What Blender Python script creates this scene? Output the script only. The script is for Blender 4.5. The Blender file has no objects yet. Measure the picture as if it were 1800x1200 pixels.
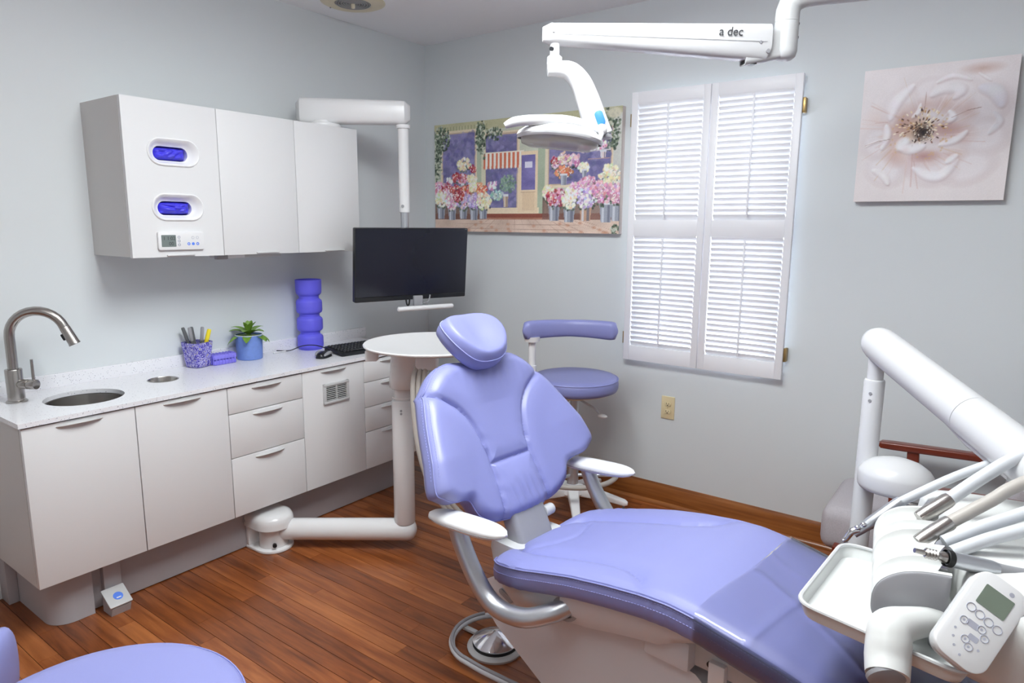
import bpy, bmesh, math, random
import numpy as np
from mathutils import Vector, Matrix
random.seed(7)
S = bpy.context.scene
COL = S.collection
PI = math.pi
F = -0.012            # floor level
# ------------------------------------------------------------------ camera
cam_d = bpy.data.cameras.new('camera'); cam = bpy.data.objects.new('camera', cam_d); COL.objects.link(cam)
cam_d.sensor_width = 36.0; cam_d.lens = 1186.97 / 1800 * 36.0; cam_d.clip_start = 0.02
yaw, pitch, roll = math.radians(36.3136), math.radians(9.8153), math.radians(-0.4508)
fw = Vector((-math.sin(yaw)*math.cos(pitch), math.cos(yaw)*math.cos(pitch), -math.sin(pitch)))
rt = Vector((math.cos(yaw), math.sin(yaw), 0)); dn = fw.cross(rt)
r2 = math.cos(roll)*rt + math.sin(roll)*dn; d2 = -math.sin(roll)*rt + math.cos(roll)*dn
cm = Matrix((r2, -d2, -fw)).transposed().to_4x4(); cm.translation = Vector((2.945, -3.1085, 1.40))
cam.matrix_world = cm
S.camera = cam
# ------------------------------------------------------------------ world, lights, exposure
S.view_settings.view_transform = 'Standard'; S.view_settings.look = 'None'
S.view_settings.gamma = 1.0; S.view_settings.use_curve_mapping = False
S.view_settings.exposure = 0.42
W = bpy.data.worlds.new('sky'); S.world = W; W.use_nodes = True
bgn = W.node_tree.nodes['Background']; bgn.inputs[0].default_value = (0.86, 0.93, 1.0, 1); bgn.inputs[1].default_value = 18.0
TROFFERS = [(2.15, -3.2, .6, 1.2, 4.0), (2.0, -1.9, 1.2, .6, 18.0)]   # wraparound ceiling lights: x, y, size x, size y, radiance
S.cycles.max_bounces = 10; S.cycles.diffuse_bounces = 6; S.cycles.glossy_bounces = 4
S.cycles.transparent_max_bounces = 12; S.cycles.sample_clamp_indirect = 6.0
S.cycles.caustics_reflective = False; S.cycles.caustics_refractive = False

# ------------------------------------------------------------------ materials
MATS = {}
def srgb(r, g, b):
    f = lambda c: (c/255/12.92) if c/255 <= .04045 else ((c/255+.055)/1.055)**2.4
    return (f(r), f(g), f(b), 1)
def mat(name, col, rough=.5, metal=0., spec=.5, coat=0., bump=0., bscale=200., var=0., vscale=3., aniso=False):
    if name in MATS: return MATS[name]
    m = bpy.data.materials.new(name); m.use_nodes = True; nt = m.node_tree; b = nt.nodes['Principled BSDF']
    b.inputs['Base Color'].default_value = col; b.inputs['Roughness'].default_value = rough
    b.inputs['Metallic'].default_value = metal; b.inputs['Specular IOR Level'].default_value = spec
    b.inputs['Coat Weight'].default_value = coat
    tc = nt.nodes.new('ShaderNodeTexCoord')
    if bump:
        n = nt.nodes.new('ShaderNodeTexNoise'); n.inputs['Scale'].default_value = bscale; n.inputs['Detail'].default_value = 3
        bp = nt.nodes.new('ShaderNodeBump'); bp.inputs['Strength'].default_value = bump; bp.inputs['Distance'].default_value = .002
        nt.links.new(tc.outputs['Object'], n.inputs['Vector']); nt.links.new(n.outputs['Fac'], bp.inputs['Height'])
        nt.links.new(bp.outputs['Normal'], b.inputs['Normal'])
    if var:
        n = nt.nodes.new('ShaderNodeTexNoise'); n.inputs['Scale'].default_value = vscale; n.inputs['Detail'].default_value = 4
        mr = nt.nodes.new('ShaderNodeMapRange'); mr.inputs['To Min'].default_value = 1-var; mr.inputs['To Max'].default_value = 1+var
        mx = nt.nodes.new('ShaderNodeMix'); mx.data_type = 'RGBA'; mx.blend_type = 'MULTIPLY'; mx.inputs['Factor'].default_value = 1
        nt.links.new(tc.outputs['Object'], n.inputs['Vector']); nt.links.new(n.outputs['Fac'], mr.inputs['Value'])
        mx.inputs['A'].default_value = col; nt.links.new(mr.outputs['Result'], mx.inputs['B']); nt.links.new(mx.outputs['Result'], b.inputs['Base Color'])
    MATS[name] = m; return m
mat('wall_paint', srgb(217,222,224), .6, bump=.06, bscale=350, var=.012, vscale=2)
mat('ceiling_paint', srgb(246,246,248), .85, bump=.1, bscale=120)
mat('laminate', srgb(222,222,223), .42, bump=.02, bscale=500)
mat('laminate_shaded', srgb(206,204,202), .45, bump=.02, bscale=500)  # darker copy of laminate, shade put into the colour of the cabinet bodies
mat('plinth_grey', srgb(176,174,178), .5)
mat('dark_gap', srgb(60,58,58), .8)
mat('white_plastic', srgb(230,230,231), .3, var=.01, vscale=8)
mat('white_enamel', srgb(224,224,225), .24, coat=.3, var=.01, vscale=6)
mat('grey_plastic', srgb(196,197,198), .4, bump=.03, bscale=800)
mat('mid_grey_plastic', srgb(150,150,154), .42)
mat('satin_metal', srgb(196,199,205), .32, metal=.85, var=.02, vscale=20)
mat('chrome', srgb(225,225,228), .1, metal=1, var=.01, vscale=9)
mat('brushed_steel', srgb(176,172,168), .27, metal=1, bump=.02, bscale=900)
mat('handle_steel', srgb(208,208,208), .4, metal=.2, var=.02, vscale=30)
mat('leather', srgb(132,136,190), .42, spec=.6, bump=.05, bscale=420, var=.02, vscale=6)
mat('leather_shaded', srgb(110,115,205), .4, spec=.5, bump=.06, bscale=420, var=.02, vscale=6)  # unused darker leather, shade of the cushion sides put into the colour
mat('stitch', srgb(152,157,214), .6, var=.02, vscale=60)
mat('vase_blue', srgb(100,96,228), .55, var=.02, vscale=15)
mat('black_plastic', srgb(24,26,30), .35, bump=.02, bscale=900)
mat('black_rubber', srgb(20,20,22), .6, bump=.02, bscale=900)
mat('screen', srgb(26,28,40), .16, var=.03, vscale=3)
mat('glove', srgb(62,56,212), .38, bump=.08, bscale=90)
mat('green_leaf', srgb(116,152,58), .45, var=.35, vscale=40)
mat('soil', srgb(96,58,36), .9, bump=.5, bscale=120, var=.2, vscale=60)
mat('pot_blue', srgb(112,140,208), .6, bump=.35, bscale=90, var=.14, vscale=70)
mat('block_purple', srgb(132,124,226), .5, var=.03, vscale=40)
mat('mahogany', srgb(112,44,26), .3, coat=.2, var=.12, vscale=14)
mat('tweed', srgb(178,172,176), .9, bump=.5, bscale=500, var=.2, vscale=260)
mat('ivory', srgb(226,210,170), .35, var=.01, vscale=20)
mat('ivory_dark', srgb(190,172,128), .4, var=.01, vscale=20)
mat('slot', srgb(40,34,28), .6)
mat('brass', srgb(170,142,92), .35, metal=.8, var=.03, vscale=40)
mat('lcd', srgb(118,128,126), .25, var=.02, vscale=30)
mat('lcd_green', srgb(120,132,118), .2, var=.03, vscale=12)
mat('lcd_ink', srgb(46,52,56), .5)
mat('button_blue', srgb(88,132,232), .4)
mat('switch_blue', srgb(58,120,214), .35)
mat('print_grey', srgb(176,178,192), .5)
mat('logo_ink', srgb(60,62,66), .5)
mat('yellow', srgb(236,214,40), .45, var=.02, vscale=40)
mat('pen_grey', srgb(96,98,100), .4, var=.06, vscale=60)
mat('vent_cream', srgb(226,216,190), .5, var=.02, vscale=20)
mat('vent_grey', srgb(170,172,172), .5, var=.02, vscale=20)
mat('hose_grey', srgb(176,170,164), .45, var=.02, vscale=20)
mat('hose_pale', srgb(206,209,214), .38, var=.02, vscale=20)
mat('tray_white', srgb(216,218,217), .3, var=.01, vscale=10)
mat('shutter_white', srgb(244,244,248), .4, var=.005, vscale=10)
mat('base_white', srgb(212,215,220), .35, var=.01, vscale=6)
mat('unit_white', srgb(214,215,213), .33, var=.01, vscale=8)
mat('arm_white', srgb(204,204,206), .26, var=.01, vscale=6)
mat('canvas_edge', srgb(206,194,188), .8, var=.05, vscale=30)

def nodes(m): return m.node_tree, m.node_tree.nodes['Principled BSDF']
def wood_mat(name, c0, c1, c2, rough, per_object, stretch=(1.2, 14, 14)):
    m = mat(name, c1, rough, coat=.12); nt, b = nodes(m)
    N = nt.nodes.new; L = nt.links.new
    tc = N('ShaderNodeTexCoord'); mp = N('ShaderNodeMapping'); mp.inputs['Scale'].default_value = stretch
    oi = N('ShaderNodeObjectInfo'); ad = N('ShaderNodeVectorMath'); ad.operation = 'MULTIPLY_ADD'
    ad.inputs[1].default_value = (1, 1, 1)
    vs = N('ShaderNodeVectorMath'); vs.operation = 'SCALE'; vs.inputs[0].default_value = (31, 17, 53)
    L(oi.outputs['Random'], vs.inputs['Scale']); L(tc.outputs['Object'], ad.inputs[0]); L(vs.outputs[0], ad.inputs[2])
    L(ad.outputs[0], mp.inputs['Vector'])
    n1 = N('ShaderNodeTexNoise'); n1.inputs['Scale'].default_value = 2.2; n1.inputs['Detail'].default_value = 6; n1.inputs['Roughness'].default_value = .62
    n1.inputs['Distortion'].default_value = .8; L(mp.outputs[0], n1.inputs['Vector'])
    n2 = N('ShaderNodeTexNoise'); n2.inputs['Scale'].default_value = 9; n2.inputs['Detail'].default_value = 5
    mp2 = N('ShaderNodeMapping'); mp2.inputs['Scale'].default_value = (stretch[0]*.35, stretch[1]*.25, stretch[2]*.25); L(ad.outputs[0], mp2.inputs['Vector']); L(mp2.outputs[0], n2.inputs['Vector'])
    rp = N('ShaderNodeValToRGB'); e = rp.color_ramp.elements
    e[0].position = .30; e[0].color = c0; e[1].position = .72; e[1].color = c2
    x = e.new(.5); x.color = c1
    mixf = N('ShaderNodeMath'); mixf.operation = 'MULTIPLY_ADD'; mixf.inputs[1].default_value = .45
    sc = N('ShaderNodeMath'); sc.operation = 'MULTIPLY_ADD'; sc.inputs[1].default_value = .55; sc.inputs[2].default_value = 0
    L(n1.outputs['Fac'], sc.inputs[0]); L(n2.outputs['Fac'], mixf.inputs[0]); L(sc.outputs[0], mixf.inputs[2])
    if per_object:
        o2 = N('ShaderNodeMath'); o2.operation = 'MULTIPLY_ADD'; o2.inputs[1].default_value = .24; 
        sh = N('ShaderNodeMath'); sh.operation = 'SUBTRACT'; sh.inputs[1].default_value = .5
        L(oi.outputs['Random'], sh.inputs[0]); L(sh.outputs[0], o2.inputs[0]); L(mixf.outputs[0], o2.inputs[2]); L(o2.outputs[0], rp.inputs['Fac'])
    else: L(mixf.outputs[0], rp.inputs['Fac'])
    L(rp.outputs['Color'], b.inputs['Base Color'])
    bp = N('ShaderNodeBump'); bp.inputs['Strength'].default_value = .12; bp.inputs['Distance'].default_value = .001
    L(n1.outputs['Fac'], bp.inputs['Height']); L(bp.outputs['Normal'], b.inputs['Normal'])
    return m
wood_mat('floor_wood', srgb(92,46,22), srgb(138,76,38), srgb(176,108,60), .3, True)
wood_mat('base_wood', srgb(104,56,22), srgb(142,84,38), srgb(172,110,56), .3, False, (1.0, 20, 20))

def quartz():
    m = mat('quartz', srgb(234,234,238), .25); nt, b = nodes(m); N = nt.nodes.new; L = nt.links.new
    tc = N('ShaderNodeTexCoord'); v = N('ShaderNodeTexVoronoi'); v.inputs['Scale'].default_value = 170; v.inputs['Randomness'].default_value = 1
    L(tc.outputs['Object'], v.inputs['Vector'])
    lt = N('ShaderNodeMath'); lt.operation = 'LESS_THAN'; lt.inputs[1].default_value = .26; L(v.outputs['Distance'], lt.inputs[0])
    sx = N('ShaderNodeSeparateColor'); L(v.outputs['Color'], sx.inputs[0])
    g = N('ShaderNodeMath'); g.operation = 'GREATER_THAN'; g.inputs[1].default_value = .78; L(sx.outputs[0], g.inputs[0])
    mu = N('ShaderNodeMath'); mu.operation = 'MULTIPLY'; L(lt.outputs[0], mu.inputs[0]); L(g.outputs[0], mu.inputs[1])
    rp = N('ShaderNodeValToRGB'); rp.color_ramp.elements[0].color = srgb(138,138,150); rp.color_ramp.elements[1].color = srgb(206,206,212); L(sx.outputs[1], rp.inputs['Fac'])
    mx = N('ShaderNodeMix'); mx.data_type = 'RGBA'; L(mu.outputs[0], mx.inputs['Factor']); mx.inputs['A'].default_value = srgb(234,234,238); L(rp.outputs['Color'], mx.inputs['B'])
    L(mx.outputs['Result'], b.inputs['Base Color'])
quartz()
def attr_mat(name, rough):
    m = mat(name, (1,1,1,1), rough, spec=.3); nt, b = nodes(m)
    a = nt.nodes.new('ShaderNodeVertexColor'); a.layer_name = 'paint'; nt.links.new(a.outputs['Color'], b.inputs['Base Color']); return m
attr_mat('painted_canvas', .5); attr_mat('speckled_cup', .25)
def emit_mat(name, col, st):
    m = mat(name, col, .5); nt, b = nodes(m); b.inputs['Emission Color'].default_value = col; b.inputs['Emission Strength'].default_value = st
def clear_mat(name, col, tr, rough=.12):
    m = bpy.data.materials.new(name); m.use_nodes = True; nt = m.node_tree; nt.nodes.remove(nt.nodes['Principled BSDF'])
    t = nt.nodes.new('ShaderNodeBsdfTransparent'); t.inputs[0].default_value = col
    g = nt.nodes.new('ShaderNodeBsdfGlossy'); g.inputs['Roughness'].default_value = rough
    mx = nt.nodes.new('ShaderNodeMixShader'); fr = nt.nodes.new('ShaderNodeFresnel'); fr.inputs[0].default_value = 1.45
    mp = nt.nodes.new('ShaderNodeMath'); mp.operation = 'MULTIPLY_ADD'; mp.inputs[1].default_value = 1-tr; mp.inputs[2].default_value = tr
    nt.links.new(fr.outputs[0], mp.inputs[0]); nt.links.new(mp.outputs[0], mx.inputs[0]); nt.links.new(t.outputs[0], mx.inputs[1]); nt.links.new(g.outputs[0], mx.inputs[2])
    tc = nt.nodes.new('ShaderNodeTexCoord'); n = nt.nodes.new('ShaderNodeTexNoise'); n.inputs['Scale'].default_value = 14; n.inputs['Detail'].default_value = 3
    bp = nt.nodes.new('ShaderNodeBump'); bp.inputs['Strength'].default_value = .1; bp.inputs['Distance'].default_value = .006
    nt.links.new(tc.outputs['Object'], n.inputs['Vector']); nt.links.new(n.outputs['Fac'], bp.inputs['Height']); nt.links.new(bp.outputs[0], g.inputs['Normal'])
    nt.links.new(mx.outputs[0], nt.nodes['Material Output'].inputs[0]); MATS[name] = m
clear_mat('clear_film', (.97,.97,.985,1), .03, .2)
clear_mat('window_glass', (.97,.98,1,1), .03, .02)
m_ = mat('lens_clear', srgb(214,213,202), .12, var=.03, vscale=60); m_.node_tree.nodes['Principled BSDF'].inputs['Alpha'].default_value = .62
m_ = mat('slat_white', srgb(246,246,248), .4, var=.005, vscale=10)
nt_, b_ = m_.node_tree, m_.node_tree.nodes['Principled BSDF']; tr_n = nt_.nodes.new('ShaderNodeBsdfTranslucent'); tr_n.inputs[0].default_value = (.95, .96, 1, 1); mx_n = nt_.nodes.new('ShaderNodeMixShader'); mx_n.inputs[0].default_value = .10
nt_.links.new(b_.outputs[0], mx_n.inputs[1]); nt_.links.new(tr_n.outputs[0], mx_n.inputs[2]); nt_.links.new(mx_n.outputs[0], nt_.nodes['Material Output'].inputs[0])
for i_, q_ in enumerate(TROFFERS): emit_mat('lamp_glow_%d' % i_, (.945, .995, 1.0, 1), q_[4])

# ------------------------------------------------------------------ mesh helpers
def catmull(pts, n=8, closed=False):
    P = [Vector(p) for p in pts]; out = []; m = len(P)
    for i in range(m if closed else m-1):
        g = lambda k: P[k % m] if closed else P[max(0, min(m-1, k))]
        p0, p1, p2, p3 = g(i-1), g(i), g(i+1), g(i+2)
        for j in range(n):
            t = j/n
            out.append(.5*((2*p1)+(p2-p0)*t+(2*p0-5*p1+4*p2-p3)*t*t+(3*p1-p0-3*p2+p3)*t**3))
    if not closed: out.append(P[-1])
    return out
def frame_z(d):
    d = Vector(d).normalized(); return d.to_track_quat('Z', 'Y').to_matrix()
class MB:
    def __init__(s): s.v = []; s.f = []
    def add(s, vs, fs):
        o = len(s.v); s.v += [tuple(v) for v in vs]; s.f += [tuple(i+o for i in f) for f in fs]; return s
    def bm(s, b, M=None):
        if M is not None: bmesh.ops.transform(b, matrix=M, verts=b.verts)
        b.verts.index_update(); s.add([v.co[:] for v in b.verts], [[v.index for v in f.verts] for f in b.faces]); b.free(); return s
    def box(s, c, size, bev=0., rot=None, seg=2):
        b = bmesh.new(); bmesh.ops.create_cube(b, size=1); bmesh.ops.scale(b, vec=size, verts=b.verts)
        if bev: bmesh.ops.bevel(b, geom=b.edges[:], offset=min(bev, min(size)*.49), segments=seg, profile=.5, affect='EDGES')
        M = Matrix.Translation(c)
        if rot is not None: M = M @ (rot.to_4x4() if hasattr(rot, 'to_4x4') else Matrix.Rotation(rot, 4, 'Z'))
        return s.bm(b, M)
    def bb(s, lo, hi, bev=0., seg=2):
        lo, hi = Vector(lo), Vector(hi); return s.box((lo+hi)/2, hi-lo, bev, None, seg)
    def tube(s, pts, r, n=12, caps=True, closed=False, smooth=0):
        if smooth:
            m0 = len(pts)
            if not isinstance(r, (int, float)):
                rr = []
                for i in range(m0-1):
                    for j in range(smooth): rr.append(r[i]+(r[i+1]-r[i])*j/smooth)
                r = rr+[r[-1]]
            pts = catmull(pts, smooth, closed)
        P = [Vector(p) for p in pts]; m = len(P); R = [r]*m if isinstance(r, (int, float)) else list(r)
        T = []
        for i in range(m):
            a, b = (P[(i-1) % m], P[(i+1) % m]) if closed else (P[max(0, i-1)], P[min(m-1, i+1)])
            T.append((b-a).normalized())
        up = Vector((0, 0, 1)) if abs(T[0].z) < .9 else Vector((1, 0, 0))
        x = T[0].cross(up).normalized(); vs = []; fs = []
        for i in range(m):
            x = (x - T[i]*x.dot(T[i])).normalized(); y = T[i].cross(x)
            for k in range(n):
                a = 2*PI*k/n; vs.append(P[i]+(x*math.cos(a)+y*math.sin(a))*R[i])
        for i in range(m if closed else m-1):
            j = (i+1) % m
            for k in range(n): fs.append((i*n+k, i*n+(k+1) % n, j*n+(k+1) % n, j*n+k))
        if caps and not closed: fs.append(tuple(range(n-1, -1, -1))); fs.append(tuple((m-1)*n+k for k in range(n)))
        return s.add(vs, fs)
    def cyl(s, p0, p1, r0, r1=None, n=24, bev=0.):
        r1 = r0 if r1 is None else r1; p0, p1 = Vector(p0), Vector(p1)
        if not bev: return s.tube([p0, p1], [r0, r1], n)
        L = (p1-p0).length; return s.lathe([(0, 0), (r0-bev, 0), (r0-bev*.3, bev*.3), (r0, bev), (r1, L-bev), (r1-bev*.3, L-bev*.3), (r1-bev, L), (0, L)], p0, p1-p0, n)
    def lathe(s, prof, org=(0, 0, 0), axis=(0, 0, 1), n=32):
        Q = frame_z(axis); o = Vector(org); vs = []; fs = []; idx = []
        for r, z in prof:
            if r < 1e-6: idx.append([len(vs)]); vs.append(o+Q @ Vector((0, 0, z)))
            else:
                idx.append(list(range(len(vs), len(vs)+n)))
                vs += [o+Q @ Vector((r*math.cos(2*PI*k/n), r*math.sin(2*PI*k/n), z)) for k in range(n)]
        for a, b in zip(idx, idx[1:]):
            for k in range(n):
                k2 = (k+1) % n
                if len(a) == 1 and len(b) == 1: continue
                if len(a) == 1: fs.append((a[0], b[k2], b[k]))
                elif len(b) == 1: fs.append((a[k], a[k2], b[0]))
                else: fs.append((a[k], a[k2], b[k2], b[k]))
        return s.add(vs, fs)
    def rings(s, R, cap0=True, cap1=True):
        n = len(R[0]); vs = [p for r in R for p in r]; fs = []
        for i in range(len(R)-1):
            for k in range(n): fs.append((i*n+k, i*n+(k+1) % n, (i+1)*n+(k+1) % n, (i+1)*n+k))
        if cap0: fs.append(tuple(range(n-1, -1, -1)))
        if cap1: fs.append(tuple((len(R)-1)*n+k for k in range(n)))
        return s.add(vs, fs)
    def prism(s, out, h, M=None, bev=0.):
        """outline (2-D, ccw) extruded 0..h along local z, edges rounded by bev; M places it."""
        M = M or Matrix(); P = [Vector((p[0], p[1])) for p in out]; n = len(P)
        def inset(d):
            o = []
            for i in range(n):
                a, b, c = P[i-1], P[i], P[(i+1) % n]
                e1 = (b-a).normalized(); e2 = (c-b).normalized(); n1 = Vector((-e1.y, e1.x)); n2 = Vector((-e2.y, e2.x)); q = n1+n2
                q = q/max(.35, q.dot(n1)) if q.length > 1e-6 else n1
                o.append(b+q*d)
            return o
        lv = [(0, 0), (0, h)] if not bev else [(bev, 0), (bev*.3, bev*.3), (0, bev), (0, h-bev), (bev*.3, h-bev*.3), (bev, h)]
        return s.rings([[M @ Vector((q.x, q.y, z)) for q in inset(d)] for d, z in lv])
    def ell(s, c, r, n=20, m=12, rot=None):
        R = []
        for i in range(1, m):
            a = PI*i/m; R.append([(math.sin(a)*math.cos(2*PI*k/n)*r[0], math.sin(a)*math.sin(2*PI*k/n)*r[1], -math.cos(a)*r[2]) for k in range(n)])
        Q = (rot.to_4x4() if rot is not None else Matrix()); T = Matrix.Translation(c) @ Q
        R = [[T @ Vector(p) for p in q] for q in R]
        return s.rings(R)
    def grid(s, fn, nu, nv, wrap_u=False):
        vs = [fn(i/nu if not wrap_u else i/nu, j/nv) for i in range(nu if wrap_u else nu+1) for j in range(nv+1)]
        fs = []; mu = nu
        for i in range(mu):
            i2 = (i+1) % nu if wrap_u else i+1
            for j in range(nv): fs.append((i*(nv+1)+j, i2*(nv+1)+j, i2*(nv+1)+j+1, i*(nv+1)+j+1))
        return s.add(vs, fs)
    def build(s, name, m, parent=None, world=True, ang=40, smooth=True):
        me = bpy.data.meshes.new(name); me.from_pydata(s.v, [], s.f); me.update()
        b = bmesh.new(); b.from_mesh(me); bmesh.ops.recalc_face_normals(b, faces=b.faces[:]); b.to_mesh(me); b.free()
        if smooth: me.shade_smooth(); me.set_sharp_from_angle(angle=math.radians(ang))
        me.materials.append(MATS[m] if isinstance(m, str) else m)
        o = bpy.data.objects.new(name, me); COL.objects.link(o)
        if parent is not None: put(o, parent, world)
        return o
WM = {}
def wm(o): return WM.get(o.name, Matrix())
def put(o, parent, world=True):
    """child mesh given in world (or, with world=False, in parent) coordinates"""
    if world: o.data.transform(wm(parent).inverted())
    o.parent = parent; WM[o.name] = wm(parent).copy()
def thing(name, label, cat, loc=(0, 0, 0), rz=0., group=None):
    o = bpy.data.objects.new(name, None); COL.objects.link(o); o.location = loc; o.rotation_euler = (0, 0, rz); o.empty_display_size = .05
    WM[o.name] = Matrix.Translation(loc) @ Matrix.Rotation(rz, 4, 'Z')
    o['label'] = label; o['category'] = cat
    if group: o['group'] = group
    return o
def tag(o, label, cat, group=None):
    o['label'] = label; o['category'] = cat
    if group: o['group'] = group
    return o
def struct(o): o['kind'] = 'structure'; return o
def rrect(w, h, r, n=6, cx=0, cy=0):
    o = []
    for sx, sy, a0 in ((1, -1, -90), (1, 1, 0), (-1, 1, 90), (-1, -1, 180)):
        for k in range(n+1):
            a = math.radians(a0+90*k/n); o.append((cx+sx*(w/2-r)+r*math.cos(a), cy+sy*(h/2-r)+r*math.sin(a)))
    return o
def basis(o, x, y, z):
    M = Matrix((Vector(x).normalized(), Vector(y).normalized(), Vector(z).normalized())).transposed().to_4x4(); M.translation = Vector(o); return M
def text(body, size, M, m, name, parent, extrude=.0004, shear=0.):
    c = bpy.data.curves.new(name, 'FONT'); c.body = body; c.size = size; c.extrude = extrude; c.shear = shear; c.align_x = 'CENTER'; c.align_y = 'CENTER'
    t = bpy.data.objects.new(name+'_curve', c); COL.objects.link(t)
    dg = bpy.context.evaluated_depsgraph_get(); me = bpy.data.meshes.new_from_object(t.evaluated_get(dg)); bpy.data.objects.remove(t); bpy.data.curves.remove(c)
    me.transform(M); me.materials.clear(); me.materials.append(MATS[m]); o = bpy.data.objects.new(name, me); COL.objects.link(o); put(o, parent); return o
def dup(o, loc=None, rz=None):
    c = o.copy(); COL.objects.link(c)
    if loc is not None: c.location = loc
    if rz is not None: c.rotation_euler = (0, 0, rz)
    for ch in o.children:
        d = ch.copy(); COL.objects.link(d); d.parent = c
        for g in ch.children:
            e = g.copy(); COL.objects.link(e); e.parent = d
    return c
# ================================================================== room shell
RX, RY, CZ = 4.3, -4.8, 2.44
WX0, WX1, WZ0, WZ1 = 1.42, 2.158, 0.742, 1.995     # window opening
floor = struct(MB().bb((-.1, RY-.1, F-.09), (RX+.1, .1, F-.0042)).build('floor', 'dark_gap'))
# planks: rows run along x, 60 mm wide
PW = .0605
def plank_mesh(L):
    b = MB().bb((0, 0, -.012), (L-.0006, PW-.0019, 0)); me = bpy.data.meshes.new('plank'); me.from_pydata(b.v, [], b.f); me.update()
    me.materials.append(MATS['floor_wood']); return me
LENS = [.52, .66, .78, .9, 1.04, 1.2]; PM = {l: plank_mesh(l) for l in LENS}
rest = MB(); nplank = 0; rows = int(-RY/PW)+1; rng = random.Random(3)
for i in range(rows):
    y = -(i+1)*PW; x = .0-rng.random()*.5
    while x < RX:
        l = rng.choice(LENS[1:])
        if x+l < .25 or x > 3.3 or y < -2.75:
            hi = min(x+l, RX)
            if hi > 0: rest.bb((max(x, 0), y, F-.012), (hi, y+PW-.0019, F))
        else:
            o = bpy.data.objects.new('plank', PM[l]); COL.objects.link(o); o.location = (x, y, F); o.parent = floor; nplank += 1
        x += l
o = rest.build('plank', 'floor_wood', floor, smooth=False); o['kind'] = 'stuff'
print('planks', nplank)
struct(MB().bb((-.1, RY-.1, F), (0, .1, CZ+.1)).build('wall_left', 'wall_paint'))
b = MB().bb((0, 0, F), (WX0, .1, CZ+.1)).bb((WX1, 0, F), (RX, .1, CZ+.1)).bb((WX0, 0, F), (WX1, .1, WZ0)).bb((WX0, 0, WZ1), (WX1, .1, CZ+.1))
struct(b.build('wall_back', 'wall_paint', smooth=False))
struct(MB().bb((RX, RY-.1, F), (RX+.1, .1, CZ+.1)).build('wall_right', 'wall_paint'))
struct(MB().bb((0, RY-.1, F), (RX, RY, CZ+.1)).build('wall_front', 'wall_paint'))
struct(MB().bb((-.1, RY-.1, CZ), (RX+.1, .1, CZ+.1)).build('ceiling', 'ceiling_paint'))
# baseboards: ogee board with a shoe moulding
def baseboard(name, p0, p1, nrm):
    prof = [(0, F), (.03, F), (.03, F+.008), (.024, F+.018), (.016, F+.022), (.016, F+.07), (.0135, F+.078), (.013, F+.092), (.009, F+.102), (.004, F+.112), (0, F+.112)]
    p0, p1, n = Vector(p0), Vector(p1), Vector(nrm)
    return struct(MB().rings([[p+n*a+Vector((0, 0, z)) for a, z in prof] for p in (p0, p1)]).build(name, 'base_wood', ang=60))
baseboard('baseboard_back', (.02, 0, 0), (RX, 0, 0), (0, -1, 0))
baseboard('baseboard_left', (0, RY, 0), (0, -2.46, 0), (1, 0, 0))
baseboard('baseboard_right', (RX, RY, 0), (RX, -.05, 0), (-1, 0, 0))
# ------------------------------------------------------------------ window with glass behind the shutters
win = struct(thing('window_1', '', '', (WX0, 0, WZ0))); del win['label']; del win['category']
fr = MB()
for lo, hi in (((WX0, .05, WZ0), (WX0+.03, .09, WZ1)), ((WX1-.03, .05, WZ0), (WX1, .09, WZ1)), ((WX0, .05, WZ0), (WX1, .09, WZ0+.03)), ((WX0, .05, WZ1-.03), (WX1, .09, WZ1)), ((WX0, .055, 1.36), (WX1, .085, 1.40))):
    fr.bb(lo, hi, .003)
fr.build('window_frame', 'shutter_white', win)
MB().bb((WX0+.03, .068, WZ0+.03), (WX1-.03, .072, 1.36)).build('pane', 'window_glass', win)
MB().bb((WX0+.03, .068, 1.40), (WX1-.03, .072, WZ1-.03)).build('pane', 'window_glass', win)
# ------------------------------------------------------------------ shutters: two hinged panels, stiles, rails, slats
def shutter(x0, x1, label, hx):
    z0, z1, yf, yb, st = .730, 2.026, -.045, -.022, .032
    t = thing('window_shutter', label, 'shutter', (x0, yb, z0), 0, 'white louvred shutters over the window')
    MB().bb((x0, yf, z0), (x0+st, yb, z1), .002).build('stile', 'shutter_white', t); MB().bb((x1-st, yf, z0), (x1, yb, z1), .002).build('stile', 'shutter_white', t)
    for a, c in ((z0, .803), (1.352, 1.428), (1.972, z1)): MB().bb((x0+st, yf+.001, a), (x1-st, yb-.001, c), .001).build('rail', 'shutter_white', t)
    sw = x1-x0-2*st-.004
    b = MB().box((0, 0, 0), (sw, .0055, .031), .0025, Matrix.Rotation(math.radians(34), 3, 'X')); sm = bpy.data.meshes.new('slat'); sm.from_pydata(b.v, [], b.f); sm.update(); sm.shade_smooth(); sm.set_sharp_from_angle(angle=.6); sm.materials.append(MATS['slat_white'])
    for a, c, n in ((.803, 1.352, 22), (1.428, 1.972, 22)):
        for i in range(n):
            o = bpy.data.objects.new('slat', sm); COL.objects.link(o); o.parent = t; o.location = ((x0+x1)/2-x0, (yf+yb)/2-yb, a+(i+.5)*(c-a)/n-z0)
        MB().bb(((x0+x1)/2-.004, yf-.017, a+.01), ((x0+x1)/2+.004, yf-.008, c-.012), .002).build('tilt_rod', 'shutter_white', t)
    for z in (.84, 1.90): MB().bb((hx-.006, yf+.012, z-.03), (hx+.006, 0, z+.03), .001).build('hinge', 'brass', t)
    return t
shutter(1.396, 1.7835, 'white louvred shutter panel nearer the flower shop painting', 1.391)
shutter(1.7865, 2.174, 'white louvred shutter panel nearer the pale flower canvas', 2.179)
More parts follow.
